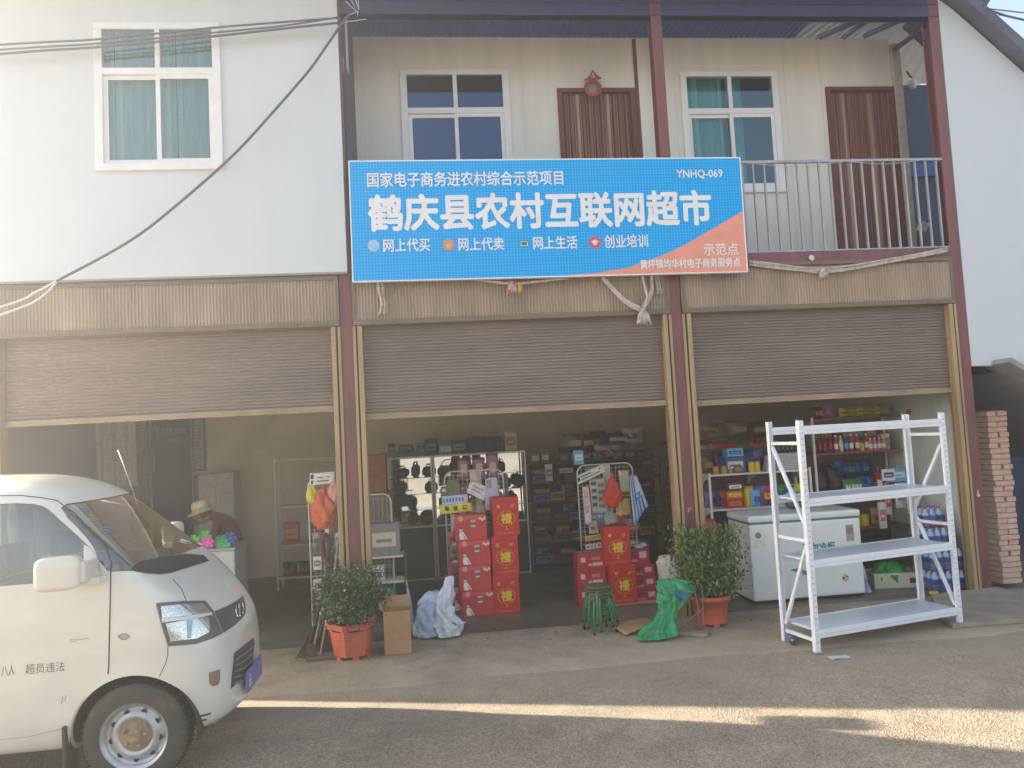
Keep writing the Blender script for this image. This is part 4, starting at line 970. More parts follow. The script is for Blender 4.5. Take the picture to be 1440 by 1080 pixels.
# ---- gift boxes
m_giftr = M('gift_red', (206, 30, 24), .55, var=.08, scale=5); m_giftd = P(150, 26, 24); m_gy = P(242, 200, 44)
def gift_proto(name):
    t = thing(name, None, 'gift box'); w2, d2, h = .15, .11, .43; mb = MB(); mb.box(-w2, w2, -d2, d2, 0, h, m_giftr, .006); mb.box(-w2 + .005, w2 - .005, -d2 + .004, d2 - .004, h, h + .003, m_giftd); bx = mb.build('carton', t)
    y = -d2 - .001
    link('character', text_mesh('禮', (-.062, .066, .135, .255), y - .0005, m_gy, .03, 'character'), t)
    link('small_character', text_mesh('旺', (-.10, -.062, .315, .35), y, m_gy, .02, 'small_character'), t); link('small_character', text_mesh('仔', (.055, .095, .315, .35), y, m_gy, .02, 'small_character'), t)
    mb = MB()
    for k in range(20):
        a = 2 * math.pi * k / 20; c = (math.cos(a) * .098, .192 + math.sin(a) * .085); mb.box(-.008, .008, -.0004, .0004, -.0035, .0035, m_gy, xf=T((c[0], y, c[1]), ry=-a + .6))
    mb.box(-.115, .115, y - .0004, y + .0004, .030, .036, P(206, 120, 60)); mb.box(-.09, .09, y - .0004, y + .0004, .018, .023, P(206, 120, 60)); mb.box(-.002, .002, y - .0004, y + .0004, .075, .12, m_gy).box(-.02, .02, y - .0004, y + .0004, .068, .073, m_gy); mb.build('ring_ornament', t)
    MB().tube([(-.06, 0, h + .002), (-.05, 0, h + .022), (.05, 0, h + .022), (.06, 0, h + .002)], .006, m_giftd, 6).build('carry_strap', t); return t
G0 = gift_proto('gift_box')
lab = ['red gift box with a gold character, bottom of the left stack of three', 'red gift box with a gold character, middle of the left stack of three', 'red gift box with a gold character, top of the left stack of three', 'red gift box with a gold character, lower one of the right pair', 'red gift box with a gold character, upper one of the right pair']
pos = [(.42, .83, .004, .03), (.435, .83, .435, -.02), (.46, .835, .866, .05), (1.765, .78, .03, .02), (1.725, .79, .461, -.03)]
for i, (x, y, z, r) in enumerate(pos):
    o = G0 if i == 0 else copy_tree(G0)
    o.location = (x, y, z); o.rotation_euler = (0, 0, r); o['label'] = lab[i]; o['group'] = 'gift boxes with a gold character'
m_milk = M('milk_carton_red', (206, 52, 46), .45, var=.12, scale=4); m_mpink = P(214, 70, 92); m_mw = P(236, 226, 220)
def milk_proto():
    t = thing('milk_carton', None, 'drinks carton'); w2, d2, h = .178, .12, .279; MB().box(-w2, w2, -d2, d2, 0, h, m_milk, .005).build('carton', t); y = -d2
    mb = MB(); mb.prism([(-w2 + .006, h - .075), (-.03, h - .055), (w2 - .006, h - .07), (w2 - .006, h - .006), (-w2 + .006, h - .006)], 'y', y - .001, y, m_mpink); mb.build('pink_band', t)
    mb = MB(); x = -.105
    mb.prism([(x - .022, .012), (x + .035, .012), (x + .02, .06), (x + .004, .10), (x - .02, .10), (x - .03, .06)], 'y', y - .0025, y - .001, m_mw).lathe([(0, 0), (.019, 0)], P(226, 190, 172), 14, 'y', (x - .008, y - .003, .122), caps=False).prism([(x + .012, .105), (x + .04, .06), (x + .062, .014), (x + .045, .012), (x + .03, .055), (x + .004, .085)], 'y', y - .003, y - .0012, m_mw).prism([(x - .03, .125), (x - .012, .148), (x + .012, .14), (x + .01, .128), (x - .012, .132)], 'y', y - .0035, y - .0022, P(60, 34, 30)); mb.build('printed_figure', t)
    mb = MB()
    for k, (a, b_, z) in enumerate(((-.002, .058, .20), (-.012, .064, .172), (.0, .056, .146), (-.006, .060, .122))): mb.box(a, b_, y - .0022, y - .001, z, z + .018, P(120, 104, 92) if k % 2 else P(220, 200, 170))
    for k in range(3): mb.lathe([(0, 0), (.016, 0)], P(240, 200, 180), 12, 'y', (.11 + .024 * k, y - .0022, .235 - .014 * (k % 2)), caps=False)
    mb.lathe([(0, 0), (.03, 0)], P(236, 150, 150), 14, 'y', (-.11, y - .002, .245), caps=False); mb.build('print', t); return t
K0 = milk_proto(); ml = ['bottom', 'second from the bottom', 'third from the bottom', 'top']
for i in range(4):
    o = K0 if i == 0 else copy_tree(K0)
    o.location = (.095 - .012 * i + (.012 if i == 2 else 0), .82, .004 + .281 * i); o.rotation_euler = (0, 0, (.02, -.03, .03, -.01)[i]); o['label'] = 'red drinks carton with a white figure, %s in its stack of four' % ml[i]; o['group'] = 'red printed drinks cartons'
o = copy_tree(K0, (-.035, 1.10, .004), .06); o['label'] = 'red drinks carton half hidden behind the white bags and the stack of four'
m_cart = M('plain_red_carton', (190, 40, 40), .5, var=.1, scale=5)
def small_carton(name, label, x, y, z, w_, h, d, r, col, marks, grp):
    t = thing(name, label, 'carton', (x, y, z), r, grp); MB().box(-w_ / 2, w_ / 2, -d / 2, d / 2, 0, h, col, .004).build('carton', t); mb = MB(); yy = -d / 2 - .001
    for (a, b_, c, e, cc) in marks: mb.box(a * w_, b_ * w_, yy, yy + .0015, c * h, e * h, cc)
    mb.box(-w_ / 2 + .003, w_ / 2 - .003, -.02, .02, h, h + .001, P(200, 150, 130)); mb.build('print', t); return t
mk1 = [(-.38, -.22, .45, .75, P(230, 190, 180)), (-.12, .02, .2, .36, P(230, 180, 170)), (.05, .38, .2, .4, P(236, 200, 190)), (.0, .3, .55, .75, P(214, 120, 110))]
mk2 = [(-.4, -.05, .55, .8, P(120, 30, 30)), (.1, .38, .4, .8, P(230, 170, 170)), (-.4, .0, .2, .35, P(226, 120, 120))]
for i, h in enumerate((.20, .20, .185)):
    small_carton('red_carton', 'plain red carton left of the right gift boxes, %s of three' % ('bottom', 'middle', 'top')[i], 1.425 + .004 * i, .93, .004 + (0, .202, .404)[i], .335, h, .25, (.02, -.03, .03)[i], m_cart, mk1, 'red cartons left of the gift pair')
for i, h in enumerate((.145, .14, .135, .19)):
    small_carton('red_carton', 'dark red carton right of the gift pair, %s of four' % ('bottom', 'second', 'third', 'top')[i], 2.03 - .012 * i - (.035 if i == 3 else 0), .84, .004 + (0, .147, .289, .426)[i], .285, h, .22, (.03, 0, .02, -.04)[i], M('dark_red_carton', (168, 34, 48), .5, var=.1, scale=5), mk2, 'red cartons right of the gift pair')
mb = MB(); mb.grid(lambda u, v: (-.15 + .28 * u, -.12 + .22 * v, .012 + .02 * math.sin(u * 9) * math.sin(v * 7 + 1) ), 18, 12, m_bag); mb.grid(lambda u, v: (-.15 + .03 * math.sin(v * 5), -.12 + .10 * u, .01 - .07 * v), 6, 6, m_bag)
o = mb.build('plastic_film'); o.location = (1.99, .84, .62); tag(o, 'crumpled white plastic film on top of the red cartons', 'plastic film')
# flat cardboard under the right hand boxes, and a loose sheet
MB_ = MB(); MB_.box(-.42, .42, -.02, .30, 0, .012, m_kraftd, .002).box(-.36, .40, .02, .28, .013, .020, m_kraft, .002); o = MB_.build('cardboard_sheet'); o.location = (1.80, .60, .005); tag(o, 'flattened brown cardboard under the right gift boxes', 'cardboard')
t = MB(); t.grid(lambda u, v: (-.24 + .48 * u + .06 * v, -.13 + .26 * v, .02 + .02 * math.sin(u * 3.1) + .03 * v), 10, 6, m_kraft); o = t.build('cardboard_sheet'); sm = o.modifiers.new('s', 'SOLIDIFY'); sm.thickness = .006; o.location = (1.60, -.38, .005); o.rotation_euler = (0, 0, .45); tag(o, 'loose brown cardboard piece lying between the green stools and the green sack', 'cardboard')
# ---- white rice sack
mb = MB(); blob(mb, [(0, 0, 0, .06, .06), (0, 0, .015, .095, .08), (-.005, 0, .15, .11, .09), (-.015, 0, .32, .125, .10), (-.02, 0, .44, .125, .09), (-.02, 0, .50, .10, .05), (-.02, 0, .515, .05, .02)], M('woven_white', (222, 214, 200), .7, var=.1, scale=7, bump=.4, bscale=90), 12, .010)
o = mb.build('rice_sack'); o.location = (2.335, .74, .004); tag(o, 'upright white woven sack right of the red cartons', 'sack')
# ---- stack of green stools
m_green = M('green_tube', (52, 140, 84), .4, var=.15, scale=6, coat=.3); m_greend = M('seat_top', (88, 96, 66), .6, var=.3, scale=12)
def stool_proto():
    t = thing('tube_stool', None, 'stool'); h, r = .335, .125
    MB().lathe([(0, h + .004), (.128, h + .004), (.135, h + .012), (.135, h + .020), (.12, h + .028), (0, h + .03)], m_greend, 24, caps=False).build('seat', t)
    for k in range(4):
        a = math.pi / 2 * k + math.pi / 4; c, s_ = math.cos(a), math.sin(a)
        MB().tube([(c * .03, s_ * .03, h - .006), (c * r * .72, s_ * r * .72, h - .006), (c * r * .95, s_ * r * .95, h - .025), (c * r * 1.08, s_ * r * 1.08, h - .07), (c * r * 1.38, s_ * r * 1.38, .008)], .0115, m_green, 8).lathe([(.014, 0), (.014, .02)], m_black, 8, 'z', (c * r * 1.38, s_ * r * 1.38, 0)).build('leg', t)
    MB().tube([(r * 1.0 * math.cos(a), r * 1.0 * math.sin(a), h * .55) for a in np.linspace(0, 2 * math.pi, 25)[:-1]], .006, m_green, 6, True).build('ring', t); return t
S0 = stool_proto(); sn = ['lowest', 'second', 'third', 'topmost']
for i in range(4):
    o = S0 if i == 0 else copy_tree(S0)
    o.location = (1.265 + (0, .01, -.008, .004)[i], -.30 + (0, -.006, .008, 0)[i], .004 + .030 * i); o.rotation_euler = (0, 0, (.2, .55, -.1, .42)[i]); o['label'] = 'green tubular stool, %s of the nested stack of four' % sn[i]; o['group'] = 'nested green stools'
# ---- green woven sack slumped over
m_gsack = M('green_woven_sack', (58, 168, 108), .6, var=.22, scale=5, bump=.5, bscale=70)
mb = MB(); blob(mb, [(-.20, -.14, .006, .03, .012), (-.18, -.13, .018, .17, .06), (-.13, -.08, .05, .16, .06), (-.04, 0, .14, .085, .05), (.02, .04, .22, .07, .05), (.08, .08, .29, .12, .07), (.13, .10, .38, .16, .08), (.12, .12, .46, .14, .05), (.05, .13, .50, .06, .02)], m_gsack, 21, .032, 54, crease=.6)
o = mb.build('green_sack'); o.location = (1.86, -.66, .004); tag(o, 'empty green woven sack slumped against the right terracotta pot', 'sack')
mb = MB(); mb.grid(lambda u, v: (-.07 + .15 * u, -.092 + .015 * math.sin(3 * u), .0 + .055 * v), 8, 3, P(40, 110, 150)); o = mb.build('blue_patch'); o.location = (1.965, -.605, .365); o.rotation_euler = (0, .45, .1); tag(o, 'blue printed patch on the green sack', 'patch')
MB_ = MB(); MB_.box(-.15, .15, -.05, .05, 0, .035, P(150, 132, 112, rough=.9), .006); o = MB_.build('wood_block'); o.location = (2.07, -.72, .004); o.rotation_euler = (0, 0, -.55); tag(o, 'weathered wood block at the foot of the green sack', 'wood block')
mb = MB(); mb.tube([(.0, 0, 0), (.02, 0, .2), (.0, .02, .40), (.05, .05, .47), (.09, .05, .40), (.08, .03, .2), (.06, .02, 0)], .006, P(150, 146, 128, rough=.6), 6).tube([(-.25, -.05, .03), (-.06, 0, .12), (.08, .03, .20)], .006, P(150, 136, 112), 6).tube([(-.02, -.03, .02), (.07, -.03, .02), (.09, .06, .02), (0, .06, .02)], .006, P(150, 146, 128, rough=.6), 6, True)
o = mb.build('wire_basket_frame'); o.location = (2.17, -.58, .004); tag(o, 'bent wire handle frame leaning between the green sack and the right pot', 'wire frame')
mb = MB(); mb.box(-.10, .10, -.08, .08, 0, .16, P(180, 48, 44), .02).tube([(-.09, 0, .15), (0, 0, .24), (.09, 0, .15)], .005, m_chrome, 5); o = mb.build('red_bucket'); o.location = (2.62, .05, .0); tag(o, 'red plastic bucket half hidden behind the right shrub', 'bucket')
mb = MB(); pillow(mb, .26, .2, .2, P(186, 44, 40), T((0, 0, .1)), .6); o = mb.build('red_bag'); o.location = (2.75, .62, .72); tag(o, 'red bag hanging on the shelf end behind the right shrub', 'bag')
# ---- small litter, bottle, slab
mb = MB(); mb.lathe([(0, 0), (.032, .003), (.035, .02), (.035, .14), (.03, .165), (.014, .185), (.014, .205), (0, .206)], glass('pet_bottle', (.8, .86, 1.)), 16, 'x', caps=False); mb.lathe([(.015, .20), (.016, .225), (0, .226)], P(70, 90, 190), 12, 'x', caps=False).lathe([(.0355, .05), (.0355, .11)], P(90, 110, 200), 16, 'x', caps=False)
o = mb.build('plastic_bottle'); o.location = (2.80, -1.30, .036); o.rotation_euler = (0, 0, 1.2); tag(o, 'small plastic bottle with a blue cap lying at the left foot of the white rack', 'bottle')
mb = MB(); mb.grid(lambda u, v: (-.09 + .18 * u, -.04 + .08 * v, .004 + .004 * math.sin(u * 6)), 6, 3, P(206, 210, 212)); o = mb.build('paper_scrap'); q = gnd(1180, 925, -.02); o.location = (q.x, q.y, -.018); o.rotation_euler = (0, 0, .1); tag(o, 'pale paper scrap lying on the road in front of the white rack', 'paper')
m_slabp = M('weathered_slab', (164, 150, 134), .85, var=.14, scale=4)
q = [gnd(*p, .03) for p in ((1310, 838), (1404, 827), (1452, 845), (1490, 868), (1340, 880), (1322, 868))]
mb = MB(); mb.prism([(p.x, p.y) for p in q], 'z', .006, .045, m_slabp); tag(mb.build('stone_slab'), 'pale grey slab lying as a ramp behind the right foot of the white rack', 'slab')
rr = random.Random(2)
for i in range(26):
    x, y = rr.uniform(-1.8, 5.4), rr.uniform(-1.3, -.15); s_ = rr.uniform(.006, .02); mb = MB(); mb.lathe([(0, -.3 * s_), (s_, 0), (.7 * s_, .5 * s_), (0, .6 * s_)], P(*rr.choice([(150, 136, 116), (120, 108, 94), (92, 84, 74)])), rr.choice([5, 6, 7]), smooth=False, caps=False)
    o = mb.build('pebble'); o.location = (x, y, s_ * .2); tag(o, 'small brown pebble lying loose on the dusty pavement', 'pebble', 'pebbles on the pavement')
# chalk marks on the columns
o = link('chalk_mark', text_mesh('3°', (2.335, 2.385, 1.085, 1.135), -.0225, P(214, 196, 196), .01, 'chalk_mark')); tag(o, 'small white chalk figure written on the second maroon column', 'mark')
mb = MB(); mb.lathe([(0, 0), (.02, 0), (.015, .001)], P(226, 210, 206), 7, 'y', (5.665, -.024, 1.06), smooth=False, caps=False).box(5.655, 5.668, -.0235, -.0215, 1.05, 1.12, P(226, 210, 206)); tag(mb.build('paint_mark'), 'white paint dab on the last maroon column', 'mark')
# ================================================================ inside the shops
m_fw = M('freezer_white', (236, 238, 234), .35, var=.05, scale=2, coat=.3); m_alu = M('aluminium', (190, 194, 188), .35, .6, var=.1)
m_shelfw = M('shelf_white', (226, 222, 208), .5, var=.06); m_woodsh = M('brown_shelf', (112, 84, 58), .6, var=.25, scale=5, stretch=(1, 6, 6))
# ---- chest freezer
FZ = thing('chest_freezer', 'white chest freezer with teal lettering behind the tall steel rack', 'freezer', (3.74, .50, .004))
mb = MB(); mb.box(-.645, .645, -.30, .30, .035, .87, m_fw, .022); bx = mb.build('cabinet', FZ)
MB().box(-.655, .655, -.31, .32, .885, .965, m_fw, .03).build('lid', FZ); MB().box(-.64, .64, -.295, .295, .868, .886, P(120, 124, 122)).build('gasket', FZ)
MB().box(-.62, .62, -.27, .27, 0, .036, m_black).build('plinth', FZ)
MB().box(.47, .56, -.304, -.298, .62, .80, P(176, 164, 148)).box(.48, .55, -.3055, -.303, .70, .78, P(140, 128, 116)).build('rating_label', FZ)
tl = P(26, 146, 168); link('lettering', text_mesh('海尔冷柜', (-.05, .33, .51, .63), -.303, tl, .03, 'lettering'), FZ)
mb = MB()
def ribbon(mb, pts, r, mat): mb.tube([(p[0], -.302, p[1]) for p in pts], [q * .5 for q in r], mat, 6)
ribbon(mb, [(-.16, .50), (-.14, .535), (-.10, .545), (-.06, .53)], [.016, .03, .026, .01], tl); mb.build('swirl_mark', FZ)
mb = MB(); ribbon(mb, [(-.20, .35), (-.12, .345), (-.05, .32), (.02, .27), (.06, .24)], [.01, .04, .044, .03, .01], tl); mb.build('swirl_mark', FZ)
mb = MB(); mb.lathe([(0, 0), (.04, 0)], P(206, 196, 150), 14, 'y', (.42, -.302, .22), caps=False).box(.39, .41, -.304, -.301, .21, .23, m_black).box(.43, .45, -.304, -.301, .23, .24, m_black); mb.build('lock_plate', FZ)
mb = MB(); mb.lathe([(0, 0), (.035, 0), (.034, .002)], P(160, 140, 120), 16, 'y', (-.55, -.303, .75), smooth=False, caps=False); o = mb.build('badge', FZ); MB().box(-.60, -.47, -.304, -.30, .62, .70, P(232, 230, 214)).build('sticker', FZ)
mb = MB(); blob(mb, [(0, 0, 0, .03, .03), (0, 0, .01, .06, .05), (-.02, 0, .12, .04, .04), (-.05, 0, .26, .05, .04), (-.05, 0, .34, .02, .02)], M('violet_film', (196, 186, 216), .4, var=.3, scale=9), 33, .02); o = mb.build('plastic_bag'); o.location = (4.47, .34, .004); tag(o, 'small violet white plastic bag leaning on the right side of the freezer', 'plastic bag')

# ---- goods: small individual packs, copied from a few prototypes
PROTO = {}
def proto(kind, c1, c2, dims):
    k = (kind, c1, c2, dims)
    if k in PROTO: return PROTO[k]
    w_, d, h = dims; a, b_ = P(*c1), P(*c2); mb = MB()
    if kind == 'box': mb.box(-w_ / 2, w_ / 2, -d / 2, d / 2, 0, h, a, min(w_, h, d) * .05).box(-w_ * .38, w_ * .38, -d / 2 - .002, -d / 2, h * .28, h * .72, b_).box(-w_ * .25, w_ * .25, -d / 2 - .003, -d / 2 - .002, h * .42, h * .52, a)
    if kind == 'bottle':
        r = w_ / 2; mb.lathe([(0, 0), (r * .95, .002), (r, h * .04), (r, h * .62), (r * .8, h * .72), (r * .38, h * .82), (r * .36, h * .88)], a, 14, caps=False).lathe([(r * .45, h * .87), (r * .47, h * .99), (0, h)], b_, 12, caps=False).lathe([(r * 1.015, h * .18), (r * 1.015, h * .5)], b_, 14, caps=False)
    if kind == 'can': r = w_ / 2; mb.lathe([(0, 0), (r * .96, 0), (r, h * .04), (r, h * .9)], a, 18, caps=False).lathe([(r * 1.03, h * .88), (r * 1.03, h * .98), (r * .9, h), (0, h)], b_, 18, caps=False)
    if kind == 'bag':
        rr = random.Random(str(k)); ph = rr.uniform(0, 6)
        for s in (-1, 1):
            mb.grid(lambda u, v: (w_ * (u - .5) * (1 - .08 * math.sin(math.pi * v)), s * d / 2 * max(0, math.sin(math.pi * u)) ** .6 * max(0, math.sin(math.pi * v)) ** .5 * (1 + .2 * math.sin(9 * u + 7 * v + ph)), h * v), 12, 12, a)
        mb.box(-w_ * .3, w_ * .3, -d * .56, -d * .50, h * .3, h * .62, b_)
    PROTO[k] = mb.mesh('goods'); return PROTO[k]
CN = {'red': (190, 40, 44), 'maroon': (96, 34, 50), 'blue': (38, 84, 160), 'navy': (32, 44, 92), 'sky': (110, 180, 220), 'teal': (30, 130, 130), 'green': (50, 140, 70), 'yellow': (232, 200, 48), 'gold': (200, 150, 52), 'orange': (226, 120, 44), 'white': (232, 230, 224), 'cream': (222, 206, 170), 'pink': (226, 120, 150), 'violet': (120, 100, 170), 'brown': (112, 78, 52), 'grey': (140, 138, 136), 'black': (40, 38, 42), 'dark green': (36, 66, 52), 'tan': (176, 140, 100)}
NOUN = {'box': 'box', 'bottle': 'bottle', 'can': 'tub', 'bag': 'pouch'}
def put(kind, c1, c2, dims, loc, rz, where, group):
    o = link({'box': 'goods_box', 'bottle': 'bottle', 'can': 'canister', 'bag': 'snack_pouch'}[kind], proto(kind, CN[c1], CN[c2], dims)); o.location = loc; o.rotation_euler = (0, 0, rz)
    return tag(o, '%s %s with %s print %s' % (c1, NOUN[kind], c2, where), NOUN[kind], group)
def row(x0, x1, y, z, specs, where, group, seed, gap=.012, jit=.08, stack=1):
    rr = random.Random(seed); x = x0
    while True:
        kind, c1, c2, dims = rr.choice(specs)
        if x + dims[0] > x1: break
        n = rr.choice(range(1, stack + 1)) if kind == 'box' else 1
        for s in range(n): put(kind, c1, c2, dims, (x + dims[0] / 2, y + rr.uniform(-.02, .02), z + s * (dims[2] + .001)), rr.uniform(-jit, jit), where, group)
        x += dims[0] + gap * rr.uniform(.6, 2.4)
def shelf_unit(name, label, loc, w_, d, levels, mat, back=None, posts=None, rz=0., brackets=False, th=.022):
    t = thing(name, label, 'shelf', loc, rz); top = max(levels); pm = posts or mat
    for z in levels: MB().box(-w_ / 2, w_ / 2, -d / 2, d / 2, z - th, z, mat, .003).build('shelf_board', t)
    for sx_ in (-1, 1):
        for yy in (-d / 2 + .012, d / 2 - .012): MB().box(sx_ * w_ / 2 - (.0 if sx_ < 0 else -.002) - (.026 if sx_ < 0 else 0), sx_ * w_ / 2 + (0 if sx_ < 0 else .028), yy - .012, yy + .012, 0, top + .02, pm).build('post', t)
    if back: MB().box(-w_ / 2, w_ / 2, d / 2 + .002, d / 2 + .008, .05, top + .3 if brackets else top, back).build('back_panel', t)
    if brackets:
        for z in levels:
            for sx_ in (-1, 0, 1): MB().prism([(-d / 2 + .02, z - th), (d / 2 - .03, z - th), (d / 2 - .03, z - .16), (d / 2 - .10, z - .10)], 'x', sx_ * (w_ / 2 - .02) - .006, sx_ * (w_ / 2 - .02) + .006, mat).build('bracket', t)
    return t
# bay three: white gondola behind the freezer
gy = 1.20
shelf_unit('gondola_shelf', 'white gondola shelf with curved brackets behind the chest freezer', (3.62, gy, .004), 1.25, .40, (.35, .965, 1.385), m_shelfw, P(92, 78, 62), brackets=True)
W_ = 'on the gondola shelf behind the freezer'
put('box', 'blue', 'cream', (.26, .2, .20), (3.33, gy - .06, 1.39), .05, 'on the upper level ' + W_, None); put('box', 'sky', 'blue', (.20, .2, .10), (3.36, gy - .04, 1.592), -.1, 'topmost on the blue box', None)
for i, x in enumerate((3.545, 3.62)): put('can', 'yellow', 'gold', (.075, .075, .13), (x, gy - .12, 1.39), 0, 'on the upper level ' + W_, 'yellow tubs on the gondola')
put('bag', 'navy', 'blue', (.20, .10, .28), (3.58, gy + .05, 1.39), 0, 'standing behind the yellow tubs', None); put('bag', 'violet', 'navy', (.18, .10, .26), (3.70, gy + .06, 1.39), .2, 'right of the navy pouch', None)
for i, x in enumerate((3.74, 3.79)):
    o = put('box', 'white', 'grey', (.03, .16, .19), (x, gy - .1, 1.39), 0, 'tilted on the upper gondola level', 'tilted white packs'); o.rotation_euler = (0, .3, 0)
t = thing('wire_crate', 'pale grey slatted crate with dark bottles on the gondola shelf', 'crate', (4.03, gy - .08, 1.39)); mb = MB()
for k in range(9): mb.box(-.17, .17, -.10, -.094, .012 + k * .022, .028 + k * .022, P(200, 200, 196))
mb.box(-.165, .165, -.092, -.088, 0, .21, P(168, 168, 164)).box(-.17, -.164, -.094, .1, 0, .21, P(200, 200, 196)).box(.164, .17, -.094, .1, 0, .21, P(200, 200, 196)); mb.build('slats', t)
for k in range(5): put('bottle', 'black', 'grey', (.055, .055, .27), (3.91 + .06 * k, gy, 1.40), 0, 'standing in the grey crate', 'dark bottles in the crate')
put('box', 'red', 'orange', (.2, .2, .11), (3.30, gy - .06, .97), 0, 'on the middle level ' + W_, None); put('box', 'orange', 'yellow', (.2, .2, .09), (3.30, gy - .05, 1.083), .04, 'topmost on the red box on the gondola', None); put('box', 'maroon', 'white', (.2, .2, .10), (3.32, gy - .05, 1.175), -.03, 'above the orange box on the gondola', None)
put('can', 'yellow', 'gold', (.13, .13, .25), (3.50, gy - .08, .97), 0, 'on the middle level ' + W_, None); put('bag', 'sky', 'blue', (.14, .08, .20), (3.56, gy - .15, .97), .2, 'before the big yellow tub', None)
for x, c, c2 in ((3.66, 'violet', 'red'), (3.74, 'red', 'yellow'), (3.95, 'green', 'sky'), (4.12, 'yellow', 'green'), (3.84, 'navy', 'sky')): put('bag', c, c2, (.16, .09, .24), (x, gy - .06 - .04 * (x > 3.9), .97), RNG.uniform(-.3, .3), 'on the middle level ' + W_, None)
mb = MB(); mb.prism([(0, 0), (.34, 0), (.34, .22)], 'y', -.004, .004, P(150, 196, 222)).prism([(.0, .0), (.34, .22), (.30, .24), (.0, .03)], 'y', -.005, .005, P(36, 52, 120)); o = mb.build('display_card'); o.location = (3.72, gy - .19, .972); tag(o, 'triangular pale blue display card on the gondola shelf', 'card')
row(3.0, 4.2, gy + .1, 1.39, [('bag', 'brown', 'tan', (.17, .1, .22)), ('bag', 'maroon', 'red', (.15, .1, .24)), ('bag', 'dark green', 'brown', (.16, .1, .2))], 'at the back of the upper gondola level', 'pouches at the back of the upper gondola level', 55, gap=.0)
row(3.0, 4.2, gy + .1, .97, [('bag', 'brown', 'red', (.17, .1, .22)), ('bag', 'maroon', 'tan', (.15, .1, .24)), ('bag', 'violet', 'navy', (.16, .1, .2))], 'at the back of the middle gondola level', 'pouches at the back of the middle gondola level', 56, gap=.0)
row(3.02, 4.22, gy + .02, .355, [('bag', 'brown', 'tan', (.2, .14, .24)), ('box', 'tan', 'brown', (.22, .2, .16)), ('bag', 'maroon', 'red', (.18, .12, .22))], 'on the lowest level of the gondola', 'packs on the lowest gondola level', 5)
mb = MB(); pillow(mb, .26, .2, .10, P(90, 86, 84), T((0, 0, .05)), .8); o = mb.build('folded_cloth'); o.location = (3.86, .60, .97); tag(o, 'dark grey folded cloth on the freezer lid', 'cloth')
# darker heap of sacks behind, left of the gondola
for i, (x, z, c, c2) in enumerate(((2.75, .004, 'brown', 'tan'), (3.05, .004, 'maroon', 'brown'), (2.72, .30, 'tan', 'brown'), (3.02, .31, 'brown', 'red'), (2.80, .60, 'brown', 'green'), (3.1, .62, 'dark green', 'tan'), (2.72, .90, 'maroon', 'tan'), (3.02, .92, 'brown', 'tan'), (2.85, 1.20, 'tan', 'maroon'), (3.15, 1.22, 'dark green', 'brown'), (2.75, 1.45, 'brown', 'grey'), (3.05, 1.5, 'tan', 'grey'))):
    put('bag', c, c2, (.30, .24, .32), (x + .42, 1.85 + .03 * (i % 3), z), .1 * (i % 3 - 1), 'in %s heap tier left of the gondola' % ('lowest', 'second', 'third', 'fourth', 'fifth', 'sixth')[i // 2], None)
for i, (x, z) in enumerate(((2.72, 1.78), (3.02, 1.80), (3.35, 1.82), (3.65, 1.80))): put('bag', ('cream', 'tan', 'grey', 'brown')[i], ('grey', 'brown', 'tan', 'grey')[i], (.32, .26, .20), (x + .35, 1.85, z), 0, 'on top of the heap behind the gondola', None)
shelf_unit('store_shelf', 'dark timber shelf carrying the heap of sacks behind the gondola', (3.45, 1.95, .004), 1.3, .5, (.29, .59, .89, 1.19, 1.44, 1.775), m_woodsh)
row(3.05, 4.2, 1.5, 1.50, [('bag', 'brown', 'cream', (.22, .14, .26)), ('bag', 'tan', 'red', (.2, .14, .24)), ('bag', 'green', 'yellow', (.18, .12, .22)), ('bag', 'red', 'cream', (.18, .12, .24))], 'hanging above the back of the gondola', 'bags above the back of the gondola', 79, jit=.3, gap=-.02)
row(3.05, 3.5, 1.05, 1.39, [('box', 'brown', 'tan', (.11, .08, .09)), ('can', 'gold', 'red', (.07, .07, .1))], 'small at the front of the upper gondola level', 'small packs at the front of the gondola', 80)
# right wall display
ry = 1.30
shelf_unit('display_shelf', 'white display shelf of bottles and packs in the right corner of the third shop', (4.98, ry, .004), 1.16, .42, (.22, .62, 1.04, 1.56, 1.99), P(150, 84, 66), P(120, 112, 100), posts=m_shelfw)
row(4.42, 4.72, ry - .1, 1.562, [('bottle', 'black', 'grey', (.05, .05, .22)), ('bottle', 'maroon', 'red', (.05, .05, .24)), ('bottle', 'black', 'cream', (.055, .055, .2))], 'at the left of the bottle row', 'dark bottles of the display shelf', 3)
row(4.70, 5.18, ry - .12, 1.562, [('bottle', 'cream', 'white', (.05, .05, .21)), ('bottle', 'orange', 'gold', (.05, .05, .23)), ('bottle', 'blue', 'sky', (.055, .055, .22)), ('bottle', 'red', 'white', (.05, .05, .22)), ('can', 'yellow', 'green', (.07, .07, .11))], 'in the middle of the bottle row', 'bright bottles of the display shelf', 9)
for k in range(4): put('bottle', 'pink', 'white', (.052, .052, .16), (5.17 + .058 * k, ry - .14, 1.562), 0, 'in the pink run of the bottle row', 'pink bottles of the display shelf')
for k in range(3): put('box', 'cream', 'tan', (.10, .12, .20), (5.42 + .0 * k, ry - .02 - .13 * 0 + .0, 1.562 + 0), .2 * k, 'at the right end of the bottle row', 'cream packs') if k == 0 else None
row(4.42, 4.78, ry - .08, 1.042, [('bag', 'maroon', 'red', (.15, .1, .3)), ('bag', 'black', 'maroon', (.16, .1, .32)), ('bag', 'maroon', 'violet', (.15, .1, .36))], 'on the level under the bottles, left', 'dark pouches under the bottles', 11)
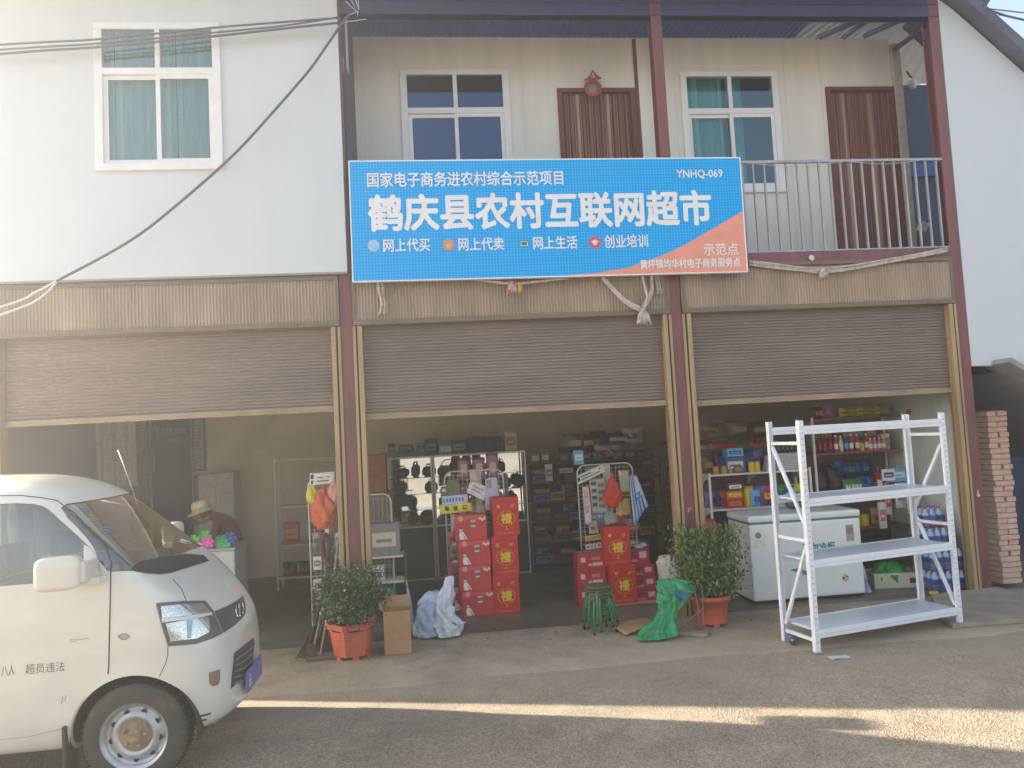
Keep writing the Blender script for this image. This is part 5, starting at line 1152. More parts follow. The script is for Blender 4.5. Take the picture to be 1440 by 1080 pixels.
row(4.76, 5.30, ry - .12, 1.042, [('bag', 'navy', 'sky', (.12, .09, .2)), ('bag', 'blue', 'teal', (.12, .09, .2)), ('bag', 'teal', 'white', (.12, .09, .19)), ('bag', 'green', 'white', (.10, .08, .18))], 'in the lower tier of blue pouches', 'blue pouches under the bottles', 12, gap=-.02)
row(4.74, 5.30, ry, 1.24, [('bag', 'navy', 'blue', (.12, .09, .2)), ('bag', 'blue', 'navy', (.12, .09, .21)), ('bag', 'dark green', 'teal', (.12, .09, .2))], 'in the upper tier of blue pouches', 'upper blue pouches under the bottles', 13, gap=-.02)
row(5.16, 5.40, ry - .16, 1.042, [('box', 'pink', 'white', (.07, .08, .12)), ('box', 'red', 'white', (.07, .08, .14))], 'at the right of the blue pouches', 'small pink packs', 14, stack=2)
row(4.50, 5.4, ry - .1, .622, [('box', 'white', 'navy', (.11, .1, .17)), ('can', 'yellow', 'gold', (.10, .1, .15)), ('bag', 'teal', 'green', (.14, .1, .24)), ('bag', 'red', 'white', (.13, .1, .26)), ('bag', 'gold', 'red', (.12, .1, .22))], 'on the knee high level of the display shelf', 'packs on the knee high level', 16)
row(4.45, 5.4, ry + .05, 1.042, [('bag', 'maroon', 'navy', (.15, .1, .38)), ('bag', 'black', 'maroon', (.16, .1, .36)), ('bag', 'navy', 'maroon', (.15, .1, .4))], 'at the back under the bottles', 'tall pouches at the back under the bottles', 57, gap=-.01)
row(4.45, 5.4, ry + .06, 1.562, [('box', 'tan', 'brown', (.13, .1, .26)), ('box', 'maroon', 'tan', (.12, .1, .28)), ('box', 'grey', 'brown', (.14, .1, .24))], 'behind the bottle row', 'cartons behind the bottle row', 58)
row(4.5, 5.4, ry - .05, .222, [('bag', 'blue', 'sky', (.2, .14, .2)), ('bag', 'black', 'grey', (.22, .14, .26)), ('bag', 'dark green', 'green', (.2, .14, .24))], 'on the bottom level of the display shelf', 'packs on the bottom level', 17)
row(4.45, 4.8, ry - .05, 1.992, [('bag', 'brown', 'tan', (.17, .12, .16)), ('bag', 'pink', 'violet', (.16, .12, .18)), ('bag', 'dark green', 'brown', (.18, .12, .17))], 'on the top of the display shelf', 'pouches on the top of the display shelf', 18, gap=-.03)
for k in range(2):
    for j in range(3): put('bag', 'yellow', 'green', (.22, .18, .065), (4.92 + .23 * j, ry - .08, 1.992 + .07 * k), 0, 'lying flat on the top of the display shelf', 'flat yellow packs on the top')
# hanging strips and panel beside the shelf
for i, (x, z, h, c, c2, w_) in enumerate(((5.12, .95, .36, 'red', 'white', .08), (5.20, .78, .34, 'cream', 'red', .07), (5.10, .62, .32, 'white', 'pink', .09), (5.34, .86, .30, 'white', 'sky', .12), (5.30, 1.18, .16, 'sky', 'white', .26), (5.18, 1.2, .14, 'white', 'blue', .16))):
    o = link('hanging_pack', proto('box', CN[c], CN[c2], (w_, .03, h))); o.location = (x, .96 - .02 * i, z); tag(o, '%s hanging pack with %s print, number %s of the hangers before the display shelf' % (c, c2, ('one', 'two', 'three', 'four', 'five', 'six')[i]), 'hanging pack')
    MB_ = MB().box(-.004, .004, 0, .006, h, h + .06, m_alu); c_ = MB_.build('hook', o)
t = thing('wall_socket_panel', 'pale panel with two dark sockets hanging right of the display shelf', 'panel', (5.36, .72, .80)); MB().box(-.05, .05, 0, .02, 0, .26, P(224, 226, 212), .006).build('plate', t); MB().box(-.012, .012, -.003, 0, .17, .20, m_black).build('socket', t); MB().box(-.012, .012, -.003, 0, .06, .09, m_black).build('socket', t); MB().box(-.09, .09, .02, .03, -.02, .28, glass('film', (.9, .95, .95), .2)).build('film', t)
# shrink wrapped water
m_water = P(160, 186, 216, rough=.25); m_wlab = P(86, 108, 196); wp = {}
def water_pack(label, x, y, z, nx, ny, h):
    t = thing('water_pack', label, 'water pack', (x, y, z), 0, 'stacked water packs'); k = (nx, ny, h)
    if k not in wp: 
        mb = MB(); mb.lathe([(0, 0), (.038, .003), (.04, .02), (.04, h * .34)], m_water, 12, caps=False).lathe([(.041, h * .34), (.041, h * .6)], m_wlab, 12, caps=False).lathe([(.04, h * .6), (.038, h * .72), (.016, h * .88), (.016, h)], m_water, 12, caps=False).lathe([(.018, h * .94), (.018, h * 1.01), (0, h * 1.01)], P(190, 60, 80) if h < .25 else P(50, 70, 170), 10, caps=False); wp[k] = mb.mesh('bottle')
    for i in range(nx):
        for j in range(ny): o = link('bottle', wp[k], t); o.location = ((i - (nx - 1) / 2) * .082, (j - (ny - 1) / 2) * .082, 0)
    MB().box(-nx * .041 - .003, nx * .041 + .003, -ny * .041 - .003, ny * .041 + .003, .0, h * .55, glass('shrink_film', (.72, .8, .98), .15)).build('film', t)
water_pack('lowest pack of bottled water stacked at the right wall', 5.36, .30, .004, 5, 4, .23); water_pack('second pack of bottled water stacked at the right wall', 5.36, .31, .24, 5, 4, .23); water_pack('third pack of bottled water stacked at the right wall', 5.34, .34, .476, 4, 4, .23); water_pack('small top pack of bottled drinks at the right wall', 5.30, .36, .712, 3, 3, .21)
t = thing('open_carton', 'low pale open carton holding a green bag beside the display shelf', 'carton', (4.98, .62, .004), -.15); mb = MB()
mb.box(-.28, .28, -.16, -.155, 0, .17, P(214, 206, 176)).box(-.28, .28, .155, .16, 0, .17, P(206, 198, 168)).box(-.28, -.275, -.155, .155, 0, .17, P(206, 198, 168)).box(.275, .28, -.155, .155, 0, .17, P(206, 198, 168)); mb.box(-.27, .27, -.15, .15, 0, .01, P(150, 130, 100)); mb.build('sides', t); MB().box(.12, .2, -.163, -.16, .05, .11, P(60, 60, 60)).build('print', t)
mb = MB(); blob(mb, [(0, 0, .0, .1, .08), (0, 0, .02, .18, .12), (0, 0, .10, .21, .13), (0, 0, .2, .15, .10), (0, 0, .25, .05, .04)], P(30, 150, 70, rough=.4), 44, .03); o = mb.build('green_bag'); o.location = (4.93, .60, .03); tag(o, 'bright green plastic bag bulging out of the pale open carton', 'plastic bag')
mb = MB(); mb.box(-.09, .0, -.025, .025, 0, .03, P(200, 214, 50), .01).tube([(0, 0, .015), (.17, -.02, .012)], .008, P(90, 110, 90), 6); o = mb.build('brush'); o.location = (5.12, .02, .01); o.rotation_euler = (0, 0, -.5); tag(o, 'small yellow green brush lying on the floor near the water packs', 'brush')
mb = MB(); mb.prism([(0, 0), (.07, 0), (.06, .06), (.01, .06)], 'y', -.003, .003, P(170, 60, 70)).box(.0, .07, -.004, .0, .055, .07, P(190, 80, 90)); o = mb.build('paper_flag'); o.location = (5.48, .86, 1.99); tag(o, 'small red paper charm high on the right shop wall', 'charm')

# ---- middle shop: mirrored cabinets, wire stands, dark shelves
m_mir = M('mirror_back', (236, 238, 236), .03, 1., var=.02); m_shoe = [P(44, 38, 42), P(66, 48, 42), P(52, 44, 62), P(36, 40, 36)]
def cabinet(label, x0, x1, y, seed):
    t = thing('mirror_cabinet', label, 'cabinet', ((x0 + x1) / 2, y, .004)); w_ = (x1 - x0) / 2; d = .19
    for sx_ in (-1, 1):
        for yy in (-d, d - .02): MB().box(sx_ * w_ - (.0 if sx_ < 0 else .022), sx_ * w_ + (.022 if sx_ < 0 else 0), yy, yy + .02, 0, 1.75, m_alu).build('post', t)
    for z in (1.728, .74, .0): MB().box(-w_ + .023, w_ - .023, -d, -d + .02, z, z + .022, m_alu).build('rail', t)
    MB().box(-w_, w_, -d + .021, d, 1.75, 1.756, m_alu).build('top_board', t)
    MB().box(-w_ + .024, w_ - .024, d - .012, d - .006, .77, 1.725, m_mir).build('mirror', t); MB().box(-w_ + .023, w_ - .023, -d + .03, d - .02, .03, .73, P(50, 46, 46)).build('lower_cupboard', t)
    for z in (.98, 1.21, 1.44): MB().box(-w_ + .023, w_ - .023, -d + .03, d - .02, z, z + .008, glass('shelf_glass', (.75, .85, .8), .05)).build('shelf', t)
    rr = random.Random(seed)
    for z in (.77, .99, 1.22, 1.45):
        x = -w_ + .06
        while x < w_ - .10:
            ww = rr.uniform(.12, .24)
            if rr.random() < .74:
                mb = MB(); h = rr.uniform(.10, .19); pillow(mb, ww, .16, h, rr.choice(m_shoe), T((0, 0, h / 2)), rr.uniform(.5, .8), 12); mb.tube([(-ww * .25, 0, h * .9), (-ww * .15, 0, h * 1.25), (ww * .15, 0, h * 1.25), (ww * .25, 0, h * .9)], .008, rr.choice(m_shoe), 5)
                o = mb.build('handbag'); o.location = ((x0 + x1) / 2 + x + ww / 2, y - .03, z + .006); tag(o, 'dark handbag on a glass shelf of the %s' % label.split(' with')[0], 'handbag', 'dark handbags in the %s' % label.split(' with')[0])
            x += ww + rr.uniform(.0, .06)
    return t
cabinet('narrow left mirrored cabinet with aluminium frame', -.99, -.36, 3.25, 1); cabinet('wide right mirrored cabinet with aluminium frame', -.345, 1.0, 3.25, 2)
# things on top of the cabinets
for i, (x, z, c, c2, dm) in enumerate(((-.80, 0, 'teal', 'grey', (.55, .2, .06)), (-.72, .062, 'dark green', 'grey', (.2, .16, .11)), (-.5, .062, 'grey', 'dark green', (.14, .14, .12)), (-.36, 0, 'black', 'violet', (.18, .2, .24)), (-.16, 0, 'grey', 'white', (.2, .18, .16)), (.06, 0, 'black', 'grey', (.22, .2, .2)), (.30, 0, 'navy', 'black', (.26, .2, .23)), (.55, 0, 'black', 'dark green', (.24, .2, .22)), (.80, 0, 'cream', 'tan', (.18, .16, .28)), (-.93, 0, 'black', 'grey', (.10, .16, .2)))):
    put('box', c, c2, dm, (x, 3.25, 1.762 + z), RNG.uniform(-.15, .15), 'on top of the mirrored cabinets', None)['label'] = '%s carton, %s from the left on top of the mirrored cabinets' % (c, ('second', 'third', 'fourth', 'fifth', 'sixth', 'seventh', 'eighth', 'ninth', 'last', 'first')[i])
# dark shelves to the right
shelf_unit('stock_shelf', 'dark brown stock shelf full of boxes right of the mirrored cabinets', (2.02, 3.3, .004), 1.95, .45, (.12, .42, .72, 1.0, 1.28, 1.56), m_woodsh, P(56, 48, 42))
for i, z in enumerate((.12, .42, .72, 1.0, 1.28)):
    row(1.08, 2.95, 3.22, z + .002, [('box', 'black', 'brown', (.26, .3, .11)), ('box', 'brown', 'black', (.28, .3, .12)), ('box', 'maroon', 'black', (.26, .3, .11)), ('bag', 'dark green', 'black', (.22, .2, .17)), ('box', 'violet', 'black', (.24, .3, .10)), ('box', 'tan', 'brown', (.22, .3, .13))], 'on the %s level of the dark stock shelf' % ('bottom', 'second', 'third', 'fourth', 'fifth')[i], 'boxes on the %s level of the stock shelf' % ('bottom', 'second', 'third', 'fourth', 'fifth')[i], 30 + i, stack=1, gap=.004, jit=.16)
    row(1.08, 2.95, 3.14, z + .115, [('bag', 'tan', 'brown', (.22, .2, .10)), ('box', 'cream', 'grey', (.2, .16, .07)), ('bag', 'grey', 'black', (.2, .2, .11)), ('box', 'brown', 'tan', (.24, .2, .08)), ('bag', 'teal', 'black', (.2, .18, .1))], 'stacked on the boxes of the %s stock shelf level' % ('bottom', 'second', 'third', 'fourth', 'fifth')[i], 'packs stacked on the %s stock shelf level' % ('bottom', 'second', 'third', 'fourth', 'fifth')[i], 130 + i, gap=.09, jit=.3)
row(1.1, 1.45, 3.25, 1.564, [('box', 'black', 'white', (.16, .16, .16)), ('box', 'grey', 'white', (.12, .14, .14))], 'on top of the dark stock shelf, left', 'small cartons on the stock shelf', 41)
put('bag', 'dark green', 'teal', (.34, .28, .2), (1.68, 3.22, 1.564), 0, 'on top of the stock shelf, middle', None); put('bag', 'blue', 'navy', (.34, .28, .14), (1.95, 3.2, 1.564), .2, 'beside the dark green pouch on the stock shelf', None)
put('bag', 'cream', 'brown', (.42, .3, .22), (2.25, 3.18, 1.564), 0, 'plump on top of the stock shelf', None); put('bag', 'tan', 'maroon', (.36, .3, .22), (2.56, 3.18, 1.564), -.1, 'right of the plump cream pouch', None)
row(1.5, 2.9, 3.05, 1.564, [('box', 'grey', 'cream', (.12, .1, .12)), ('bag', 'brown', 'tan', (.16, .12, .14)), ('bag', 'violet', 'grey', (.15, .1, .12)), ('box', 'black', 'tan', (.14, .1, .10))], 'in front of the pile on the stock shelf', 'small packs before the pile', 77, jit=.3)
row(1.6, 2.8, 3.36, 1.70, [('bag', 'grey', 'white', (.3, .2, .26)), ('bag', 'brown', 'cream', (.28, .2, .24)), ('bag', 'maroon', 'grey', (.26, .2, .28))], 'at the back of the pile on the stock shelf', 'bags at the back of the pile', 78, jit=.4, gap=-.04)
put('bag', 'navy', 'white', (.46, .3, .17), (2.35, 3.2, 1.77), .25, 'highest of the pile on the stock shelf', None); put('bag', 'white', 'navy', (.34, .28, .24), (2.64, 3.2, 1.77), -.4, 'right end of the pile on the stock shelf', None)
put('box', 'sky', 'white', (.12, .05, .17), (1.42, 1.16, 1.60), 0, 'standing on the right wire stand', None)
put('box', 'white', 'grey', (.10, .05, .24), (1.32, 3.0, 1.30), .1, 'leaning at the left of the stock shelf', None)
# wire stands
m_wire = M('white_wire', (224, 220, 214), .4, var=.05)
def wire_stand(label, loc, w_, h, rz, z0=.08, base=True):
    t = thing('wire_stand', label, 'display stand', loc, rz); r = .10; a = w_ / 2
    out = [(-a, 0, z0)] + [(-a, 0, h - r)] + [(-a + r - r * math.cos(q), 0, h - r + r * math.sin(q)) for q in np.linspace(.2, math.pi / 2, 6)] + [(a - r + r * math.sin(q), 0, h - r + r * math.cos(q)) for q in np.linspace(0, math.pi / 2 - .2, 6)] + [(a, 0, h - r), (a, 0, z0)]
    MB().tube(out, .0095, m_wire, 7).build('frame', t); mb = MB(); n = int(w_ / .05)
    for i in range(1, n): mb.box(-a + w_ * i / n - .0016, -a + w_ * i / n + .0016, -.0016, .0016, z0 + .06, h - .03, m_wire)
    k = int((h - z0) / .05)
    for i in range(2, k): mb.box(-a, a, -.0046, -.0016, z0 + (h - z0) * i / k - .0014, z0 + (h - z0) * i / k + .0014, m_wire)
    mb.build('mesh', t)
    if base:
        for sx_ in (-1, 1): MB().tube([(sx_ * a, -.16, .01), (sx_ * a, .16, .01)], .011, m_wire, 6).tube([(sx_ * a, 0, .01), (sx_ * a, 0, z0 + .02)], .0095, m_wire, 6).build('foot', t)
    return t
wire_stand('white wire stand hung with packets behind the red drinks cartons', (.14, 1.12, .004), .70, 1.60, .03); wire_stand('white wire stand hung with sheets and nets behind the right gift boxes', (1.75, 1.22, .004), .70, 1.58, .06); wire_stand('narrow white wire stand left of the first maroon column', (-1.47, .62, .004), .46, 1.64, .05); wire_stand('white wire stand just right of the first maroon column', (-1.03, .95, .004), .40, 1.40, -.1)
def sheet_item(name, label, cat, pts, col, y, marks=(), tilt=0., wav=.012):
    """thin hanging sheet with slight curl: pts = quad corners (x, z) TL TR BR BL"""
    tl_, tr_, br_, bl_ = [Vector((p[0], 0, p[1])) for p in pts]; mb = MB(); ph = len(label) * .7
    def fn(u, v): p = tl_.lerp(tr_, u).lerp(bl_.lerp(br_, u), v); return (p.x, y + wav * math.sin(u * 5 + ph) * math.sin(v * 4 + ph) - .02 * v, p.z)
    mb.grid(fn, 10, 10, col); o = mb.build(name); sm = o.modifiers.new('s', 'SOLIDIFY'); sm.thickness = .003; tag(o, label, cat)
    if marks:
        mb = MB()
        for (u0, u1, v0, v1, c) in marks:
            q = [fn(u, v) for u, v in ((u0, v0), (u1, v0), (u1, v1), (u0, v1))]; mb.add([(a[0], a[1] - .006, a[2]) for a in q], [(0, 1, 2, 3)], c)
        mb.build('print', o)
    return o
PK = P(238, 228, 224)
sheet_item('hanging_bag', 'olive packet hanging at the upper left of the middle wire stand', 'packet', ((-.18, 1.50), (-.04, 1.50), (-.02, 1.28), (-.2, 1.28)), P(120, 120, 90), 1.07)
sheet_item('price_card', 'tilted white price card on the middle wire stand', 'card', ((.10, 1.50), (.30, 1.40), (.25, 1.24), (.04, 1.36)), PK, 1.05, [(.2, .8, .3, .4, P(190, 150, 150)), (.2, .7, .55, .65, P(190, 150, 150))])
sheet_item('price_card', 'long pale card hanging at the top centre of the middle wire stand', 'card', ((.09, 1.62), (.17, 1.62), (.17, 1.48), (.09, 1.48)), P(224, 190, 186), 1.04)
sheet_item('hanging_bag', 'pale violet packet hanging at the right of the middle wire stand', 'packet', ((.27, 1.50), (.41, 1.50), (.43, 1.12), (.25, 1.14)), P(204, 196, 220), 1.03, [(.1, .9, .05, .3, P(170, 160, 140)), (.1, .9, .8, .95, P(196, 190, 170))])
sheet_item('card_strip', 'white and blue strip card above the yellow card on the middle stand', 'card', ((-.25, 1.33), (.05, 1.34), (.05, 1.24), (-.25, 1.23)), P(206, 216, 236), 1.0, [(.05 + .12 * k, .12 + .12 * k, .3, .7, P(90, 120, 190)) for k in range(7)])
sheet_item('card_strip', 'bright yellow card with dark spots on the middle wire stand', 'card', ((-.28, 1.235), (.09, 1.245), (.10, 1.14), (-.27, 1.13)), P(240, 226, 60), .99, [(.15, .28, .25, .7, P(110, 70, 40)), (.42, .55, .3, .75, P(110, 70, 40)), (.7, .84, .25, .7, P(110, 70, 40))])
for i, (x, c) in enumerate(((-.12, (224, 206, 196)), (-.02, (216, 206, 90)), (.08, (206, 186, 180)))): sheet_item('hanging_bag', '%s small packet hanging below the yellow card' % ('pinkish', 'yellow', 'greyish')[i], 'packet', ((x - .04, 1.12), (x + .04, 1.12), (x + .035, .92), (x - .035, .92)), P(*c), 1.02)
mb = MB(); mb.box(.15, .23, 0, .01, .95, 1.60, P(214, 206, 184)); o = mb.build('backing_slat'); o.location = (0, 1.14, 0); tag(o, 'cream slat standing behind the middle wire stand', 'slat')
for i, x in enumerate((-.06, .13, .30)):
    o = link('canister', proto('can', (176, 112, 140), (110, 70, 96), (.15, .15, .24 if i < 2 else .29))); o.location = (x + .1, 1.55, 1.50); tag(o, 'pink canister, %s of the three above the middle wire stand' % ('left', 'middle', 'right')[i], 'canister', 'pink canisters')
    MB().box(-.04, .04, -.078, -.074, .05, .17, P(222, 196, 170)).build('label', o)
shelf_unit('small_shelf', 'slim shelf carrying the three pink canisters behind the middle wire stand', (.22, 1.58, .004), .66, .22, (.5, 1.0, 1.497), P(120, 96, 84))
row(-.08, .5, 1.55, 1.003, [('bag', 'red', 'white', (.14, .1, .24)), ('bag', 'brown', 'tan', (.14, .1, .22)), ('bag', 'dark green', 'red', (.14, .1, .24))], 'on the slim shelf behind the middle stand', 'pouches on the slim shelf', 51)
TN = ('lowest', 'middle', 'upper')
for j, z in enumerate((.36, .62, .86)): row(-.2, .1, 1.08, z - .1, [('bag', 'maroon', 'grey', (.09, .05, .15)), ('bag', 'grey', 'black', (.09, .05, .15)), ('bag', 'pink', 'red', (.09, .05, .15))], 'hanging in the %s tier of the middle wire stand' % TN[j], 'packets in the %s tier of the middle stand' % TN[j], 60 + j)
for i, (x, z, w2_, h, c, nm) in enumerate(((.02, 1.44, .10, .2, (150, 60, 70), 'dark red'), (.36, 1.06, .12, .2, (176, 60, 90), 'crimson'), (.20, 1.20, .10, .22, (206, 190, 160), 'buff'), (-.12, .80, .12, .2, (150, 130, 110), 'tan'), (-.14, .60, .12, .18, (180, 60, 70), 'scarlet'), (-.22, 1.44, .07, .24, (90, 110, 80), 'moss green'), (-.2, .42, .12, .16, (120, 110, 110), 'grey'))):
    sheet_item('hanging_bag', '%s packet hanging on the mesh of the middle wire stand' % nm, 'packet', ((x - w2_ / 2, z), (x + w2_ / 2, z), (x + w2_ / 2 + .01, z - h), (x - w2_ / 2 - .01, z - h)), P(*c), 1.085 - .01 * i, [(.2, .8, .1, .25, P(220, 210, 200)), (.2, .6, .5, .7, P(100, 90, 90))])
for i, (x, z, w2_, h, c, nm) in enumerate(((1.56, .92, .10, .16, (206, 196, 170), 'buff'), (1.98, .92, .12, .2, (150, 120, 110), 'brown'), (1.90, 1.0, .10, .14, (190, 70, 60), 'brick red'), (2.04, .66, .12, .2, (160, 150, 140), 'grey'), (1.64, 1.0, .08, .18, (110, 110, 130), 'slate'))):
    sheet_item('hanging_bag', '%s packet hanging on the mesh of the right wire stand' % nm, 'packet', ((x - w2_ / 2, z), (x + w2_ / 2, z), (x + w2_ / 2 + .01, z - h), (x - w2_ / 2 - .01, z - h)), P(*c), 1.185 - .01 * i, [(.2, .8, .1, .25, P(220, 210, 200)), (.2, .6, .5, .7, P(100, 90, 90))])
# right stand
sheet_item('board_sign', 'tilted white sign card at the upper left of the right wire stand', 'card', ((1.38, 1.46), (1.72, 1.60), (1.75, 1.50), (1.39, 1.36)), P(226, 222, 214), 1.15, [(.15, .85, .25, .4, P(90, 86, 84)), (.15, .8, .6, .72, P(110, 106, 104)), (.02, .1, .3, .7, P(60, 30, 50))])
sheet_item('long_card', 'narrow pink and white card hanging down the left of the right stand', 'card', ((1.44, 1.33), (1.52, 1.33), (1.53, .88), (1.45, .88)), P(232, 206, 204), 1.14, [(.2, .8, .1, .3, P(226, 150, 150)), (.2, .8, .5, .7, P(222, 160, 160))])
sheet_item('lattice_sheet', 'grey and white printed sheet on the right wire stand', 'sheet', ((1.54, 1.42), (1.74, 1.42), (1.74, 1.0), (1.54, 1.0)), P(196, 194, 184), 1.18, [(.1, .4, .1 + .2 * k, .2 + .2 * k, P(90, 86, 88)) for k in range(4)] + [(.5, .9, .15 + .2 * k, .25 + .2 * k, P(130, 126, 116)) for k in range(4)])
mb = MB(); mb.box(1.73, 1.82, 1.24, 1.25, .72, 1.58, P(226, 222, 204)).prism([(1.50, .98), (2.02, .98), (1.95, .92), (1.86, .88), (1.83, .74), (1.78, .70), (1.73, .74), (1.70, .88), (1.60, .92)], 'y', 1.235, 1.246, P(226, 222, 204)); o = mb.build('cardboard_figure_panel'); tag(o, 'cream cut out board behind the red net bag on the right stand', 'board')
sheet_item('hanging_bag', 'clear packet with buff contents right of the cream board', 'packet', ((1.90, 1.50), (2.02, 1.50), (2.02, 1.24), (1.90, 1.24)), P(200, 190, 150), 1.15, [(.1, .9, .0, .2, P(232, 232, 226))])
sheet_item('hanging_bag', 'ochre packets hanging low right on the right stand', 'packet', ((1.84, 1.16), (2.02, 1.16), (2.02, .96), (1.84, .96)), P(206, 166, 84), 1.15, [(.2, .3, 0, 1, P(226, 206, 150)), (.6, .7, 0, 1, P(226, 206, 150))])
m_net = P(220, 62, 46, rough=.6)
mb = MB(); blob(mb, [(0, 0, .36, .008, .008), (0, 0, .30, .03, .02), (.0, 0, .18, .07, .04), (-.01, 0, .08, .12, .06), (-.02, 0, .02, .10, .05), (-.01, 0, -.04, .05, .03), (0, 0, -.06, .01, .01)], m_net, 71, .016); o = mb.build('net_bag'); o.location = (1.80, 1.07, 1.12); tag(o, 'bright red net bag hanging in the middle of the right wire stand', 'net bag')
m_chk = P(150, 172, 206); 
sheet_item('checked_cloth', 'blue and white checked cloth hanging on the right edge of the right stand', 'cloth', ((2.02, 1.44), (2.10, 1.44), (2.22, 1.06), (2.02, .84)), P(206, 216, 230), 1.08, [(.1 + .22 * k, .2 + .22 * k, .0, 1, P(84, 122, 190)) for k in range(4)] + [(.3, .75, .45, .62, P(60, 140, 210))], wav=.03)
mb = MB(); pillow(mb, .13, .08, .05, P(214, 92, 60), T(), .7); o = mb.build('orange_packet'); o.location = (2.03, 1.1, .80); tag(o, 'small orange packet at the lower right of the right stand', 'packet')
for i, (z, c, nm) in enumerate(((.70, (226, 190, 60), 'yellow'), (.60, (232, 228, 216), 'upper white'), (.50, (170, 160, 146), 'grey'), (.42, (232, 224, 200), 'lower white'))): sheet_item('card_strip', '%s strip card low at the left of the right wire stand' % nm, 'card', ((1.44, z + .04), (1.72, z + .07), (1.72, z), (1.44, z - .02)), P(*c), 1.13 + .01 * i, [(.05 + .16 * k, .15 + .16 * k, .3, .7, P(160, 140, 120)) for k in range(6)])
# left stands
sheet_item('board_sign', 'white sign card with a small portrait at the top of the narrow left stand', 'card', ((-1.67, 1.70), (-1.40, 1.71), (-1.40, 1.58), (-1.67, 1.57)), P(230, 228, 220), .56, [(.03, .15, .1, .45, P(70, 70, 66)), (.05, .14, .6, .9, P(70, 60, 56)), (.3, .8, .35, .45, P(120, 116, 112)), (.3, .75, .65, .75, P(120, 116, 112))])
mb = MB(); blob(mb, [(0, 0, .44, .02, .02), (-.01, 0, .36, .07, .04), (0, 0, .22, .12, .06), (.0, 0, .08, .11, .06), (0, 0, .0, .06, .03)], P(226, 104, 62), 81, .03); o = mb.build('orange_bag'); o.location = (-1.53, .52, 1.10); tag(o, 'orange bag hanging on the narrow left wire stand', 'bag')
mb = MB(); blob(mb, [(0, 0, .20, .02, .02), (0, 0, .14, .06, .04), (0, 0, .04, .06, .04), (0, 0, 0, .02, .02)], P(232, 212, 60), 82, .02); o = mb.build('yellow_bag'); o.location = (-1.645, .53, 1.37); tag(o, 'small yellow bag left above the orange bag', 'bag')
mb = MB(); blob(mb, [(0, 0, .26, .02, .02), (0, 0, .18, .07, .04), (0, 0, .06, .06, .04), (0, 0, 0, .02, .02)], P(236, 160, 150), 83, .02); o = mb.build('pink_bag'); o.location = (-1.41, .53, 1.34); tag(o, 'pink bag right above the orange bag', 'bag')
for j, z in enumerate((.42, .66, .90)): row(-1.67, -1.3, .58, z, [('box', 'white', 'grey', (.09, .05, .14)), ('bag', 'grey', 'brown', (.10, .05, .16)), ('bag', 'brown', 'grey', (.09, .05, .15))], 'in the %s tier of the narrow left stand' % TN[j], 'packets in the %s tier of the narrow stand' % TN[j], 90 + j)
mb = MB(); mb.tube([(.0 + .035 * math.cos(a), .02 * math.sin(a * 2), .10 + .13 * math.sin(a)) for a in np.linspace(0, 6.28, 25)[:-1]], .022, P(110, 46, 56, rough=.8), 7, True).tube([(.02, 0, -.02), (0, 0, -.2), (-.02, 0, -.3)], .02, P(110, 46, 56, rough=.8), 7); o = mb.build('maroon_rope'); o.location = (-1.50, .42, .82); tag(o, 'looped maroon rope hanging beside the hooked hoe', 'rope')
mb = MB(); mb.box(-.02, .02, -.002, .002, 0, .14, P(226, 224, 222)).box(-.015, .015, -.004, -.002, .02, .05, P(150, 120, 150)); o = mb.build('price_tag'); o.location = (-1.50, .50, 1.0); tag(o, 'small white tag hanging below the orange bag', 'tag')
# low shelf with pale carton right of the first column
t = shelf_unit('low_shelf', 'low dark shelf with a white edge right of the first column', (-.92, .92, .004), .42, .30, (.22, .44, .72), m_shelfw, posts=P(70, 66, 62))
put('box', 'grey', 'cream', (.35, .24, .36), (-.92, .90, .726), .03, 'on the low shelf behind the boxwood', None)
row(-1.1, -.74, .88, .442, [('bag', 'white', 'violet', (.17, .12, .17)), ('bag', 'violet', 'black', (.12, .1, .12))], 'on the upper part of the low shelf', 'packs on the low shelf', 97); row(-1.1, -.74, .88, .222, [('bag', 'black', 'grey', (.16, .12, .14)), ('bag', 'teal', 'grey', (.14, .12, .15))], 'on the lower part of the low shelf', 'packs low on the low shelf', 98)
t = thing('cardboard_box', 'orange brown cardboard box on a tall stand behind the first column', 'box', (-1.12, 2.5, 1.33)); MB().box(-.17, .15, -.15, .15, 0, .50, M('rust_card', (176, 108, 70), .8, var=.2, scale=5), .006).build('carton', t); MB().box(-.06, .04, -.152, -.15, .2, .3, P(150, 84, 54)).build('print', t)
shelf_unit('tall_stand', 'tall dark stand under the orange brown cardboard box', (-1.13, 2.5, .004), .40, .32, (.4, .9, 1.325), P(86, 82, 74))

